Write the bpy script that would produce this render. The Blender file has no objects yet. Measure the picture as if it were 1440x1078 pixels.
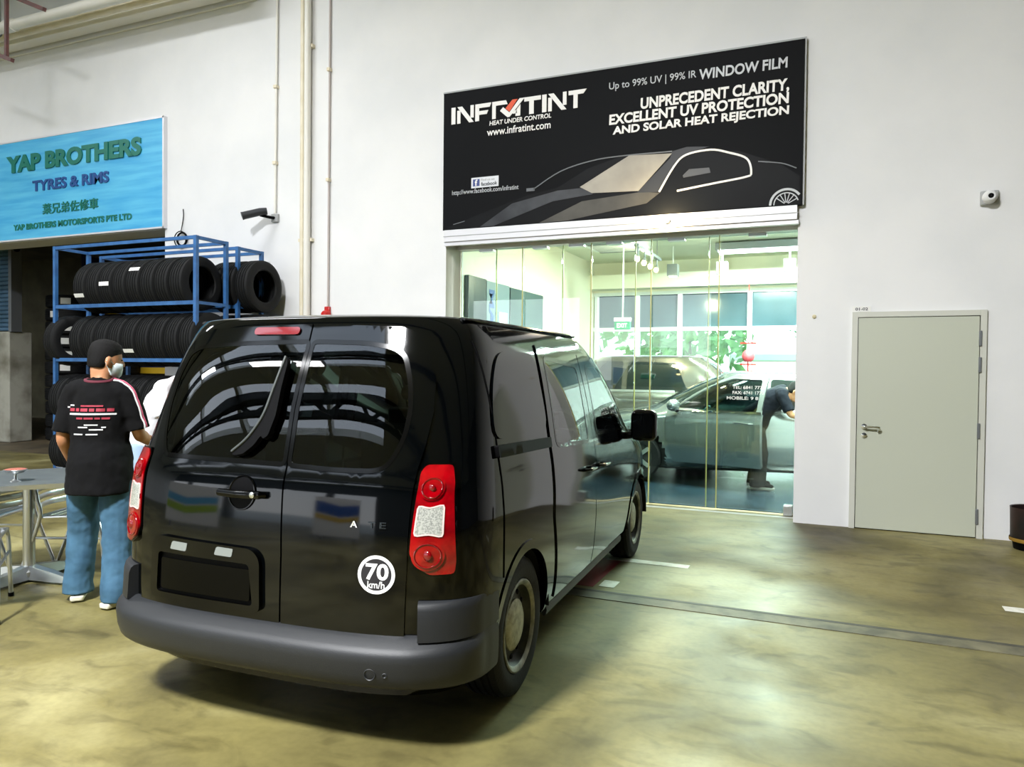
import bpy, bmesh, math, random
from mathutils import Vector, Matrix, geometry
from mathutils.bvhtree import BVHTree
random.seed(7)
PI = math.pi
COL = bpy.context.scene.collection
SC = bpy.context.scene

# ---------------------------------------------------------------- camera
F_PX, PITCH, ROLL, CAM_H, YAW = 1049.976, -0.019267, 0.009991, 1.5, 0.405479
def camera():
    cy, sy = math.cos(YAW), math.sin(YAW)
    f = Vector((-sy*math.cos(PITCH), cy*math.cos(PITCH), math.sin(PITCH)))
    r = Vector((cy, sy, 0)); u = r.cross(f)
    r2 = math.cos(ROLL)*r + math.sin(ROLL)*u
    u2 = -math.sin(ROLL)*r + math.cos(ROLL)*u
    cd = bpy.data.cameras.new('camera'); co = bpy.data.objects.new('camera', cd)
    COL.objects.link(co)
    cd.sensor_width = 36; cd.lens = F_PX/1440*36; cd.clip_start = .05; cd.clip_end = 300
    m = Matrix((r2, u2, -f)).transposed().to_4x4(); m.translation = (0, 0, CAM_H)
    co.matrix_world = m
    SC.camera = co
camera()

# ---------------------------------------------------------------- world, exposure
w = bpy.data.worlds.new('world'); SC.world = w; w.use_nodes = True
wn = w.node_tree; bg = wn.nodes['Background']
tc = wn.nodes.new('ShaderNodeTexCoord'); sx = wn.nodes.new('ShaderNodeSeparateXYZ'); rp = wn.nodes.new('ShaderNodeValToRGB')
wn.links.new(tc.outputs['Generated'], sx.inputs[0]); wn.links.new(sx.outputs['Z'], rp.inputs[0]); wn.links.new(rp.outputs[0], bg.inputs[0])
rp.color_ramp.elements[0].color = (.93, .97, 1, 1); rp.color_ramp.elements[0].position = .0
rp.color_ramp.elements[1].color = (.62, .78, 1, 1); rp.color_ramp.elements[1].position = .9
bg.inputs[1].default_value = 3.6
SC.view_settings.view_transform = 'Standard'; SC.view_settings.look = 'None'
SC.view_settings.exposure = 0.28; SC.view_settings.gamma = 1; SC.view_settings.use_curve_mapping = False
SC.cycles.use_denoising = True
SC.cycles.max_bounces = 10; SC.cycles.transparent_max_bounces = 24
SC.cycles.sample_clamp_indirect = 6; SC.cycles.caustics_reflective = False; SC.cycles.caustics_refractive = False

# ---------------------------------------------------------------- materials
def lin(h):
    h = h.lstrip('#'); o = []
    for i in (0, 2, 4):
        c = int(h[i:i+2], 16)/255
        o.append(c/12.92 if c <= .04045 else ((c+.055)/1.055)**2.4)
    return (*o, 1)
MATS = {}
def mat(name, col, rough=.5, metal=0, coat=0, col2=None, scale=6, detail=4, bump=0, bscale=60, emit=0, spec=.5, stretch=None, lo=.35, hi=.65):
    if name in MATS: return MATS[name]
    m = bpy.data.materials.new(name); m.use_nodes = True; nt = m.node_tree; b = nt.nodes['Principled BSDF']
    c = lin(col); b.inputs['Base Color'].default_value = c
    b.inputs['Roughness'].default_value = rough; b.inputs['Metallic'].default_value = metal
    b.inputs['Specular IOR Level'].default_value = spec
    b.inputs['Coat Weight'].default_value = coat; b.inputs['Coat Roughness'].default_value = .03
    t = None
    if col2 or bump:
        t = nt.nodes.new('ShaderNodeTexCoord')
    if col2:
        n = nt.nodes.new('ShaderNodeTexNoise'); n.inputs['Scale'].default_value = scale; n.inputs['Detail'].default_value = detail
        src = t.outputs['Object']
        if stretch:
            mp = nt.nodes.new('ShaderNodeMapping'); mp.inputs['Scale'].default_value = stretch; nt.links.new(src, mp.inputs[0]); src = mp.outputs[0]
        nt.links.new(src, n.inputs['Vector'])
        r = nt.nodes.new('ShaderNodeValToRGB'); r.color_ramp.elements[0].color = c; r.color_ramp.elements[1].color = lin(col2)
        r.color_ramp.elements[0].position = lo; r.color_ramp.elements[1].position = hi
        nt.links.new(n.outputs['Fac'], r.inputs[0]); nt.links.new(r.outputs[0], b.inputs['Base Color'])
    if bump:
        n2 = nt.nodes.new('ShaderNodeTexNoise'); n2.inputs['Scale'].default_value = bscale; n2.inputs['Detail'].default_value = 3
        nt.links.new(t.outputs['Object'], n2.inputs['Vector'])
        bp = nt.nodes.new('ShaderNodeBump'); bp.inputs['Strength'].default_value = bump; bp.inputs['Distance'].default_value = .01
        nt.links.new(n2.outputs['Fac'], bp.inputs['Height']); nt.links.new(bp.outputs[0], b.inputs['Normal'])
    if emit:
        b.inputs['Emission Color'].default_value = c; b.inputs['Emission Strength'].default_value = emit
    MATS[name] = m; return m
def glass(name, tint, ior=1.5, rough=0.0):
    if name in MATS: return MATS[name]
    m = bpy.data.materials.new(name); m.use_nodes = True; nt = m.node_tree
    for n in list(nt.nodes): nt.nodes.remove(n)
    o = nt.nodes.new('ShaderNodeOutputMaterial'); mx = nt.nodes.new('ShaderNodeMixShader')
    tr = nt.nodes.new('ShaderNodeBsdfTransparent'); gl = nt.nodes.new('ShaderNodeBsdfGlossy'); fr = nt.nodes.new('ShaderNodeFresnel')
    tr.inputs[0].default_value = (*tint, 1); gl.inputs['Roughness'].default_value = rough; gl.inputs['Color'].default_value = (1, 1, 1, 1)
    fr.inputs['IOR'].default_value = ior
    nt.links.new(fr.outputs[0], mx.inputs[0]); nt.links.new(tr.outputs[0], mx.inputs[1]); nt.links.new(gl.outputs[0], mx.inputs[2]); nt.links.new(mx.outputs[0], o.inputs[0])
    MATS[name] = m; return m

# ---------------------------------------------------------------- object helpers
def thing(name, label, cat, loc=(0, 0, 0), rot=0, group=None):
    o = bpy.data.objects.new(name, None); COL.objects.link(o); o.location = loc; o.rotation_euler = (0, 0, rot)
    o.empty_display_size = .1
    o['label'] = label; o['category'] = cat
    if group: o['group'] = group
    return o
def tag(o, label, cat, group=None, kind=None):
    o['label'] = label; o['category'] = cat
    if group: o['group'] = group
    if kind: o['kind'] = kind
    return o
def struct(o):
    o['kind'] = 'structure'; return o
class MB:
    def __init__(s): s.v = []; s.f = []; s.mi = []; s.cur = 0
    def add(s, vs, fs):
        b = len(s.v); s.v += [tuple(p) for p in vs]; s.f += [tuple(i+b for i in f) for f in fs]; s.mi += [s.cur]*len(fs); return s
    def box(s, x0, x1, y0, y1, z0, z1, M=None):
        vs = [(x, y, z) for z in (z0, z1) for y in (y0, y1) for x in (x0, x1)]
        if M is not None: vs = [M @ Vector(p) for p in vs]
        return s.add(vs, [(0, 2, 3, 1), (4, 5, 7, 6), (0, 1, 5, 4), (2, 6, 7, 3), (0, 4, 6, 2), (1, 3, 7, 5)])
    def bar(s, a, b, wx, wy, up=(0, 0, 1)):
        a = Vector(a); b = Vector(b); t = (b-a); L = t.length; t = t/L; up = Vector(up)
        if abs(t.dot(up)) > .99: up = Vector((1, 0, 0))
        x = t.cross(up).normalized(); y = x.cross(t)
        M = Matrix((x, t, y)).transposed().to_4x4(); M.translation = a
        return s.box(-wx/2, wx/2, 0, L, -wy/2, wy/2, M)
    def tube(s, pts, r, n=10, cap=True, closed=False, ref=None, flat=None):
        P = [Vector(p) for p in pts]; N = len(P); rings = []
        R = r if isinstance(r, (list, tuple)) else [r]*N
        side = None
        for i in range(N):
            if closed: t = P[(i+1) % N]-P[i-1]
            else: t = P[min(i+1, N-1)]-P[max(i-1, 0)]
            t = t.normalized()
            if ref is not None: sd = Vector(ref)
            elif side is not None: sd = side
            else: sd = Vector((1, 0, 0)) if abs(t.x) < .8 else Vector((0, 1, 0))
            sd = (sd-t*sd.dot(t))
            if sd.length < 1e-5: sd = t.orthogonal()
            sd.normalize(); side = sd; up = t.cross(sd)
            a, b = R[i] if isinstance(R[i], (list, tuple)) else (R[i], R[i]*(flat or 1))
            rings.append([P[i]+sd*a*math.cos(2*PI*k/n)+up*b*math.sin(2*PI*k/n) for k in range(n)])
        vs = [p for q in rings for p in q]; fs = []
        for i in range(N if closed else N-1):
            j = (i+1) % N
            for k in range(n): fs.append((i*n+k, i*n+(k+1) % n, j*n+(k+1) % n, j*n+k))
        if cap and not closed:
            fs.append(tuple(range(n))[::-1]); fs.append(tuple((N-1)*n+k for k in range(n)))
        return s.add(vs, fs)
    def lathe(s, prof, c=(0, 0, 0), axis='Z', n=40, closed=False):
        N = len(prof); vs = []
        for k in range(n):
            a = 2*PI*k/n; ca, sa = math.cos(a), math.sin(a)
            for r, h in prof:
                p = {'Z': (r*ca, r*sa, h), 'X': (h, r*ca, r*sa), 'Y': (r*sa, h, r*ca)}[axis]
                vs.append((p[0]+c[0], p[1]+c[1], p[2]+c[2]))
        fs = []
        for k in range(n):
            for i in range(N if closed else N-1):
                a, b = k*N+i, k*N+(i+1) % N; c2, d = ((k+1) % n)*N+(i+1) % N, ((k+1) % n)*N+i
                fs.append((a, d, c2, b))
        return s.add(vs, fs)
    def prism(s, poly, h0, h1, fn):
        n = len(poly); vs = [fn(x, y, h0) for x, y in poly]+[fn(x, y, h1) for x, y in poly]
        fs = [tuple(range(n))[::-1], tuple(range(n, 2*n))]+[(i, (i+1) % n, n+(i+1) % n, n+i) for i in range(n)]
        return s.add(vs, fs)
    def ball(s, c, r, n=14, m=9, M=None):
        if not isinstance(r, (tuple, list)): r = (r, r, r)
        vs = []; fs = []
        for i in range(m+1):
            t = PI*i/m
            for k in range(n):
                a = 2*PI*k/n; p = Vector((r[0]*math.sin(t)*math.cos(a), r[1]*math.sin(t)*math.sin(a), -r[2]*math.cos(t)))
                if M is not None: p = M @ p
                vs.append(p+Vector(c))
        for i in range(m):
            for k in range(n): fs.append((i*n+k, i*n+(k+1) % n, (i+1)*n+(k+1) % n, (i+1)*n+k))
        return s.add(vs, fs)
    def out(s, name, mats, parent=None, smooth=35, bevel=0, seg=2, world=True, fix=True):
        me = bpy.data.meshes.new(name); off = Vector((0, 0, 0))
        if parent is not None and world: off = world_off(parent)
        me.from_pydata([Vector(p)-off for p in s.v], [], s.f)
        if fix:
            bm = bmesh.new(); bm.from_mesh(me); bmesh.ops.remove_doubles(bm, verts=bm.verts, dist=1e-6)
            bmesh.ops.recalc_face_normals(bm, faces=bm.faces); 
            bm.to_mesh(me); bm.free()
        mats = mats if isinstance(mats, (list, tuple)) else [mats]
        for m in mats: me.materials.append(m)
        if len(mats) > 1 and len(me.polygons) == len(s.mi): me.polygons.foreach_set('material_index', s.mi)
        if smooth:
            me.shade_smooth(); me.set_sharp_from_angle(angle=math.radians(smooth))
        o = bpy.data.objects.new(name, me); COL.objects.link(o)
        if parent is not None: o.parent = parent
        if bevel:
            b = o.modifiers.new('bevel', 'BEVEL'); b.width = bevel; b.segments = seg; b.limit_method = 'ANGLE'
        return o
def world_off(p):
    # location of the outermost ancestor when it has no turn (parts of unturned things are written in world coordinates)
    q = p
    while q.parent is not None: q = q.parent
    return Vector(q.location) if abs(q.rotation_euler[2]) < 1e-9 else Vector((0, 0, 0))
def children(o): return [c for c in bpy.data.objects if c.parent == o]
def copy_tree(o, kids, parent=None):
    c = o.copy(); COL.objects.link(c)
    if parent is not None: c.parent = parent
    for ch in kids.get(o.name, []): copy_tree(ch, kids, c)
    return c
def kidmap(o, d=None):
    d = {} if d is None else d; d[o.name] = children(o)
    for c in d[o.name]: kidmap(c, d)
    return d
def catmull(pts, k=6):
    P = [Vector(p) for p in pts]; o = []
    for i in range(len(P)-1):
        a = P[max(i-1, 0)]; b = P[i]; c = P[i+1]; d = P[min(i+2, len(P)-1)]
        for j in range(k):
            t = j/k
            o.append(.5*((2*b)+(c-a)*t+(2*a-5*b+4*c-d)*t*t+(3*b-a-3*c+d)*t**3))
    o.append(P[-1]); return o
def text_mesh(body, bold=0.0, shear=0.0, spacing=1.0, depth=.002):
    cu = bpy.data.curves.new('txt', 'FONT'); cu.body = body; cu.size = 1; cu.offset = bold; cu.shear = shear; cu.space_character = spacing
    cu.resolution_u = 4; cu.fill_mode = 'BOTH'; cu.extrude = .01
    o = bpy.data.objects.new('txt', cu); COL.objects.link(o)
    dg = bpy.context.evaluated_depsgraph_get(); me = bpy.data.meshes.new_from_object(o.evaluated_get(dg))
    vs = [v.co.copy() for v in me.vertices]; fs = [tuple(p.vertices) for p in me.polygons]
    bpy.data.objects.remove(o); bpy.data.curves.remove(cu); bpy.data.meshes.remove(me)
    return vs, fs
def text(name, body, x0, x1, z0, z1, fn, m, parent, bold=0.0, shear=0.0, spacing=1.0, depth=.003, world=True):
    """lettering fitted to x0..x1, z0..z1; fn(x, z, d) gives the point, d is the height above the surface"""
    vs, fs = text_mesh(body, bold, shear, spacing)
    xa = min(v.x for v in vs); xb = max(v.x for v in vs); ya = min(v.y for v in vs); yb = max(v.y for v in vs)
    za = min(v.z for v in vs); zb = max(v.z for v in vs)
    mb = MB()
    mb.add([fn(x0+(v.x-xa)/(xb-xa)*(x1-x0), z0+(v.y-ya)/(yb-ya)*(z1-z0), (v.z-za)/(zb-za)*depth) for v in vs], fs)
    return mb.out(name, m, parent, smooth=0, world=world)
def evaluated(o):
    dg = bpy.context.evaluated_depsgraph_get(); me = bpy.data.meshes.new_from_object(o.evaluated_get(dg))
    old = o.data; o.modifiers.clear(); o.data = me; bpy.data.meshes.remove(old); return o

# ---------------------------------------------------------------- materials of the place
M_wall = mat('white_painted_plaster', '#e6e6e6', .75, col2='#dedfe0', scale=1.2, bump=.08, bscale=25)
M_wallin = mat('cream_showroom_plaster', '#efecd8', .7)
M_dirtywall = mat('stained_grey_plaster', '#a9a89c', .8, col2='#6f6c5e', scale=2.5, lo=.4, hi=.75)
M_alu = mat('brushed_aluminium', '#c9ccce', .28, .95)
M_chrome = mat('polished_chrome', '#e2e4e6', .12, 1)
M_alupaint = mat('white_aluminium_track', '#dcdce0', .35, .2)
M_bluesteel = mat('blue_painted_steel', '#3a6ea8', .4, .1, col2='#2f5c92', scale=9)
M_rubber = mat('tyre_rubber', '#0c0d0e', .7, spec=.3, bump=.15, bscale=90)
M_black = mat('black_plastic', '#050506', .5, spec=.08)
M_label = mat('white_paper_label', '#e8e8e4', .6)
M_yellow = mat('yellow_painted_steel', '#c9a524', .45)
M_greybox = mat('grey_plastic', '#a6a8a8', .45)
M_steel = mat('grey_painted_steel', '#7e8286', .4, .5)
M_pipe = mat('cream_painted_pipe', '#e4dcc6', .45, col2='#d9cfb4', scale=4)
M_pipew = mat('white_painted_pipe', '#e6e4dc', .45)
M_rustred = mat('red_oxide_steel', '#5c3430', .6, col2='#45302c', scale=12)
M_bulb = mat('lamp_diffuser', '#fff6e0', .4, emit=6)
M_tube = mat('fluorescent_tube', '#ffffff', .4, emit=5)

def floor_mat(name, a, b, c, rough=.5):
    m = bpy.data.materials.new(name); m.use_nodes = True; nt = m.node_tree; bs = nt.nodes['Principled BSDF']
    t = nt.nodes.new('ShaderNodeTexCoord')
    def noise(sc, det, dist=0, st=None):
        n = nt.nodes.new('ShaderNodeTexNoise'); n.inputs['Scale'].default_value = sc; n.inputs['Detail'].default_value = det; n.inputs['Distortion'].default_value = dist
        src = t.outputs['Object']
        if st:
            mp = nt.nodes.new('ShaderNodeMapping'); mp.inputs['Scale'].default_value = st; mp.inputs['Rotation'].default_value = (0, 0, .5); nt.links.new(src, mp.inputs[0]); src = mp.outputs[0]
        nt.links.new(src, n.inputs['Vector']); return n.outputs['Fac']
    def ramp(src, els):
        r = nt.nodes.new('ShaderNodeValToRGB'); r.color_ramp.elements[0].position, r.color_ramp.elements[0].color = els[0]; r.color_ramp.elements[1].position, r.color_ramp.elements[1].color = els[-1]
        for p, cc in els[1:-1]:
            e = r.color_ramp.elements.new(p); e.color = cc
        nt.links.new(src, r.inputs[0]); return r.outputs[0]
    base = ramp(noise(.75, 6, .6), [(.3, lin(a)), (.52, lin(b)), (.72, lin(c))])
    spots = ramp(noise(3.2, 8, 1.2, (1, 1.8, 1)), [(.3, (.55, .54, .5, 1)), (.48, (1, 1, 1, 1)), (.8, (1.12, 1.12, 1.08, 1))])
    mx = nt.nodes.new('ShaderNodeMix'); mx.data_type = 'RGBA'; mx.blend_type = 'MULTIPLY'; mx.inputs[0].default_value = .8
    nt.links.new(base, mx.inputs[6]); nt.links.new(spots, mx.inputs[7])
    fine = ramp(noise(28, 6), [(.35, (.82, .82, .8, 1)), (.6, (1, 1, 1, 1))])
    mx2 = nt.nodes.new('ShaderNodeMix'); mx2.data_type = 'RGBA'; mx2.blend_type = 'MULTIPLY'; mx2.inputs[0].default_value = .6
    nt.links.new(mx.outputs[2], mx2.inputs[6]); nt.links.new(fine, mx2.inputs[7])
    nt.links.new(mx2.outputs[2], bs.inputs['Base Color']); bs.inputs['Specular IOR Level'].default_value = .36
    rr = ramp(noise(1.6, 5), [(.3, (rough-.1,)*3+(1,)), (.7, (rough+.14,)*3+(1,))])
    nt.links.new(rr, bs.inputs['Roughness'])
    bp = nt.nodes.new('ShaderNodeBump'); bp.inputs['Strength'].default_value = .12; bp.inputs['Distance'].default_value = .01
    nt.links.new(noise(9, 6), bp.inputs['Height']); nt.links.new(bp.outputs[0], bs.inputs['Normal'])
    return m
M_floor = floor_mat('olive_stained_concrete', '#464024', '#787044', '#9b9468')
M_floorin = mat('dark_blue_showroom_floor', '#16242e', .22, col2='#22343f', scale=3)
M_floorstore = mat('brown_store_floor', '#6b5f4a', .55, col2='#4d4537', scale=2)
M_ceil = mat('pale_hall_ceiling', '#d8dad4', .8)
M_beam = mat('dark_roof_truss_steel', '#3c4140', .6)
# ---------------------------------------------------------------- hall lamps
def area_lamp(name, label, loc, sx_, sy_, power, col, group=None):
    t = thing(name, label, 'ceiling light', loc, group=group)
    x, y, z = loc
    MB().box(x-sx_/2-.04, x+sx_/2+.04, y-sy_/2-.04, y+sy_/2+.04, z+.03, z+.14).out('housing', M_steel, t, bevel=.01)
    MB().box(x-sx_/2, x+sx_/2, y-sy_/2, y+sy_/2, z+.005, z+.028).out('diffuser', M_tube, t)
    l = bpy.data.lights.new('lamp_light', 'AREA'); l.shape = 'RECTANGLE'; l.size = sx_; l.size_y = sy_; l.energy = power; l.color = col
    o = bpy.data.objects.new('lamp_light', l); COL.objects.link(o); o.parent = t; o.location = (0, 0, -.01)
    return t
WARM = (.97, .98, 1); COOL = (.93, .98, 1)
for i, (x, y, pw) in enumerate([(-2.8, -2.2, 2000)]):
    area_lamp('high_bay_light', 'square hall light hanging above and behind the black van', (x, y, 7.35), 1.1, 1.1, pw, WARM)
k = 0
for x, y in [(-14, 3.5), (-14, -3.5), (-7.5, 4.6), (-8.5, -4.0)]:
    k += 1
    area_lamp('hall_tube_light', 'long tube light under the hall ceiling', (x, y, 7.35), 2.4, .5, 130, (.95, .97, 1), 'tube lights under the hall ceiling')

# ---------------------------------------------------------------- setting
struct(MB().box(-26, 14, -14, 8.38, -.2, 0).out('floor', M_floor, smooth=0))
struct(MB().box(-4.3, 6, 8.38, 15.2, -.2, .004).out('floor_showroom', M_floorin, smooth=0))
struct(MB().box(-26, -4.75, 8.38, 14.2, -.2, -.002).out('floor_store', M_floorstore, smooth=0))
mb = MB()
for x0, x1, z0, z1 in [(-8.86, -4.28, 0, 8.2), (-4.28, -.34, 3.14, 8.2), (-.34, 14, 0, 8.2), (-26, -8.86, 3.46, 8.2)]:
    mb.box(x0, x1, 7.93, 8.38, z0, z1)
struct(mb.out('wall_front', M_wall, smooth=0))
M_backwall = mat('grey_back_wall', '#5d6061', .8)
struct(MB().box(14, 14.2, -14, 8.38, 0, 8.2).out('wall_right', M_backwall, smooth=0))
struct(MB().box(-26.2, -26, -14, 14.2, 0, 8.2).out('wall_left', M_wall, smooth=0))

mb = MB(); mb.box(-4.5, 14, -14.2, -14, 0, 8.2); mb.box(-26, -4.5, -14.2, -14, 4.6, 8.2)
for x in (-9.6, -15.5, -21): mb.box(x-.3, x+.3, -14.2, -13.7, 0, 4.6)
struct(mb.out('wall_back', M_backwall, smooth=0))
mb = MB()   # roof slab with three long skylight openings over the left rear of the hall
SKY = [(-13.0, -10.9), (-9.0, -6.9), (-5.2, -3.2)]; ys = [-14.2]+[v for a in SKY for v in a]+[8.38]
for a, b in zip(ys[0::2], ys[1::2]): mb.box(-26.2, 14.2, a, b, 8.2, 8.4)
for a, b in SKY:
    mb.box(-26.2, -21, a, b, 8.2, 8.4); mb.box(-4.0, 14.2, a, b, 8.2, 8.4)
    for x in (-17.2, -13, -8.8): mb.box(x-.12, x+.12, a, b, 8.2, 8.4)
struct(mb.out('ceiling', M_ceil, smooth=0))
mb = MB()
for y in (-11, -7.5, -4, -.5, 3):
    mb.box(-26, 14, y-.09, y+.09, 7.95, 8.18)
    x = -26
    while x < 13:
        mb.bar((x, y, 8.1), (x+1.6, y, 7.75), .06, .06); mb.bar((x+1.6, y, 7.75), (x+3.2, y, 8.1), .06, .06); x += 3.2
    mb.box(-26, 14, y-.05, y+.05, 7.7, 7.8)
struct(mb.out('ceiling_truss', M_beam, smooth=0))
# left store behind the opening
M_olive = mat('olive_store_wall', '#75705a', .85, col2='#5c5846', scale=1.5)
mb = MB(); mb.box(-26, -8.86, 14, 14.2, 0, 4.4); mb.box(-8.86, -8.66, 8.38, 14.2, 0, 4.4)
struct(mb.out('wall_store', M_olive, smooth=0))
struct(MB().box(-26, -8.66, 8.38, 14.2, 4.4, 4.6).out('ceiling_store', M_olive, smooth=0))
struct(MB().box(-18.5, -14.43, 9.3, 9.75, 0, 2.12).out('wall_pier', M_dirtywall, bevel=.02))
M_shutter = mat('blue_grey_shutter', '#4c6f8c', .5, .2, col2='#3f6078', scale=4)
t = thing('roller_shutter', 'blue-grey roller shutter half rolled down above the stained grey pier', 'shutter', (-16.4, 9.4, 2.12))
mb = MB(); z = 2.14
while z < 4.35: mb.box(-18.4, -14.45, 9.36, 9.44, z, z+.065); mb.box(-18.4, -14.45, 9.39, 9.43, z+.06, z+.085); z += .08
mb.out('curtain', M_shutter, t, bevel=.012)
MB().box(-14.45, -14.36, 9.3, 9.5, 2.12, 4.39).out('guide_rail', M_steel, t)

# ---------------------------------------------------------------- pipes and conduits on the wall
def wpipe(name, label, pts, r, m, clips=(), cat='pipe', group=None):
    t = thing(name, label, cat, pts[0], group=group)
    MB().tube(pts, r, 12).out('pipe_run', m, t)
    for c in clips:
        MB().box(c[0]-r*1.5, c[0]+r*1.5, 7.87, 7.929, c[1]-.02, c[1]+.02).out('clip', M_pipe, t)
    return t
wpipe('wall_conduit', 'thin white conduit dropping straight down to the black bullet camera', [(-6.82, 7.905, 6.5), (-6.845, 7.905, 3.53)], .017, M_pipew, [(-6.83, 5.2), (-6.84, 4.2)], 'conduit')
wpipe('wall_pipe', 'slim yellowish pipe, left one of the touching pair on the white wall', [(-6.385, 7.89, 6.35), (-6.385, 7.89, .02)], .032, M_pipe, [(-6.385, 3.15)])
wpipe('wall_pipe', 'thicker cream pipe, right one of the touching pair on the white wall', [(-6.15, 7.86, 6.5), (-6.25, 7.86, 6.4), (-6.285, 7.86, 6.3), (-6.285, 7.86, .02)], .043, M_pipew, [(-6.285, 5.64), (-6.285, 3.15)])
wpipe('wall_conduit', 'thin grey conduit running down to the red bell right of the cream pipes', [(-5.97, 7.91, 7.5), (-5.985, 7.91, 2.28)], .014, mat('greyish_conduit', '#b9b0ac', .5), [(-5.975, 5.3), (-5.98, 3.9)], 'conduit')
t = thing('alarm_bell', 'small red bell on the wall showing above the van roof', 'alarm bell', (-5.99, 7.93, 2.2))
M_red = mat('red_enamel', '#b81a14', .3)
MB().lathe([(0.001, 7.82), (.04, 7.825), (.055, 7.85), (.06, 7.88), (.06, 7.90)], (-5.99, 0, 2.175), 'Y', 24).out('gong', M_red, t)
MB().box(-6.03, -5.95, 7.89, 7.93, 2.13, 2.28).out('back_box', M_red, t, bevel=.008)
# overhead run along the wall
PX0, PX1 = -26, -7.0
def hpipe(name, label, y, z, r, m, cat='pipe', couple=()):
    t = thing(name, label, cat, (PX0, y, z))
    MB().tube([(PX0, y, z), (PX1, y, z)], r, 16).out('pipe_run', m, t)
    for x in couple: MB().tube([(x-.09, y, z), (x+.09, y, z)], r*1.22, 16).out('coupling', m, t)
    return t
hpipe('overhead_pipe', 'white overhead pipe with couplings, highest of the run along the wall', 7.25, 6.47, .075, M_pipew, couple=(-11.2, -14.2))
hpipe('overhead_pipe', 'cream overhead pipe running just under the coupled white pipe', 7.5, 6.50, .06, M_pipe)
t = tag(MB().box(PX0, -7.2, 7.66, 7.86, 6.46, 6.6).out('cable_trunking', M_pipew, bevel=.01), 'broad white cable trunking lowest of the overhead run beside the wall', 'cable trunking')
hpipe('wall_conduit', 'hair-thin conduit clipped to the wall below the white trunking', 7.91, 6.42, .014, M_pipew, 'conduit')
t = thing('pipe_elbow', 'pale pipe bend at the top edge where the cream pair starts', 'pipe', (-6.8, 7.85, 6.45))
MB().tube(catmull([(-6.95, 7.85, 6.5), (-6.7, 7.85, 6.43), (-6.5, 7.85, 6.47), (-6.36, 7.85, 6.56)], 6), .05, 12).out('bend', M_greybox, t)
t = thing('pipe_hanger', 'red-brown steel hanger rod with angle foot at the top left corner', 'pipe hanger', (-10.1, 6.5, 5.58))
MB().bar((-10.12, 6.5, 5.56), (-10.10, 6.5, 8.2), .04, .04).out('rod', M_rustred, t)
MB().bar((-10.9, 6.5, 5.86), (-10.0, 6.5, 5.5), .05, .05).out('angle_foot', M_rustred, t)
t = thing('pipe_hanger', 'dark slanting steel bracket near the top edge, right of the hanger rod', 'pipe hanger', (-9.4, 6.5, 6.05))
MB().bar((-9.95, 6.5, 6.31), (-9.37, 6.5, 6.05), .05, .05).out('bracket_arm', M_rustred, t)
MB().bar((-9.9, 6.5, 6.31), (-9.9, 6.5, 8.2), .03, .03).out('rod', M_steel, t)
t = thing('pipe_hanger', 'grey-green strap hanger holding the coupled white pipe', 'pipe hanger', (-11.5, 7.25, 6.6))
MB().box(-11.55, -11.45, 7.22, 7.28, 6.54, 8.2).out('strap', mat('grey_green_steel', '#8b9086', .5), t)
MB().tube([(-11.55, 7.25+.1*math.cos(a*PI/8), 6.47+.1*math.sin(a*PI/8)) for a in range(17)], .012, 6, closed=False).out('ring', M_steel, t)

# ---------------------------------------------------------------- signs
def wallfn(y):
    return lambda x, z, d: (x, y-d, z)
def poly_on(mb, pts, y, d=.002): mb.prism(pts, 0, d, wallfn(y))
# black shop sign
SY = 7.86
ST = thing('shop_sign', 'wide black window-film sign with white lettering and a dark car above the glass front', 'sign', (-2.3, 7.9, 3.15))
MB().box(-4.29, -.30, 7.862, 7.93, 3.14, 4.75).out('sign_board', mat('black_sign_vinyl', '#040507', .6, col2='#07090c', scale=.7, spec=.12), ST)
MB().box(-4.30, -.29, 7.87, 7.928, 4.745, 4.77).box(-.305, -.285, 7.868, 7.928, 3.14, 4.77).out('sign_frame', M_greybox, ST)
M_lw = mat('white_sign_lettering', '#f1efec', .5); M_ls = mat('silver_sign_lettering', '#b9bcc0', .4); M_or = mat('orange_sign_slash', '#e0532a', .5)
fn = wallfn(SY+.002)
# wordmark built letter by letter on a unit grid
def strokes(mb, x, w, polys, X0, Z0, H, sh=0):
    for p in polys: mb.prism([(X0+(x+px*w)+0*sh, Z0+pz*H) for px, pz in p], 0, .004, fn)
mb = MB(); H = .195; Z0 = 4.376
def LT(x0, x1, polys):
    for p in polys: mb.prism([(x0+px*(x1-x0), Z0+pz*H) for px, pz in p], 0, .004, fn)
BAR = [(0, 0), (1, 0), (1, 1), (0, 1)]
LT(-4.185, -4.115, [BAR])
def NN(x0, x1): LT(x0, x1, [[(0, 0), (.2, 0), (.2, .78), (0, .78)], [(0, 1), (.3, 1), (1, .0), (.72, 0)], [(.8, .26), (1, .26), (1, 1), (.8, 1)]])
def TT(x0, x1, a=.36, b=.62): LT(x0, x1, [[(0, .76), (1, .76), (1, 1), (0, 1)], [(a, 0), (b, 0), (b, .76), (a, .76)]])
NN(-4.085, -3.80)
LT(-3.775, -3.53, [[(0, 0), (.27, 0), (.27, 1), (0, 1)], [(.27, .76), (1, .76), (1.1, 1), (.27, 1)], [(.27, .36), (.8, .36), (.9, .58), (.27, .58)]])
LT(-3.49, -3.30, [[(0, 0), (.32, 0), (.32, 1), (0, 1)], [(.32, .76), (1.35, .76), (1.2, 1), (.32, 1)]])
LT(-3.36, -2.99, [[(0, .42), (.14, .62), (.42, .26), (.86, 1), (1.08, 1), (.43, 0), (.33, 0)], [(.68, .0), (.9, .0), (.9, .66), (.72, .36)], [(.56, .16), (.75, .16), (.75, .34), (.62, .34)]])
TT(-2.965, -2.70, .3, .58)
LT(-2.78+.1, -2.78+.17, [BAR])
NN(-2.585, -2.30); 
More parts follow.
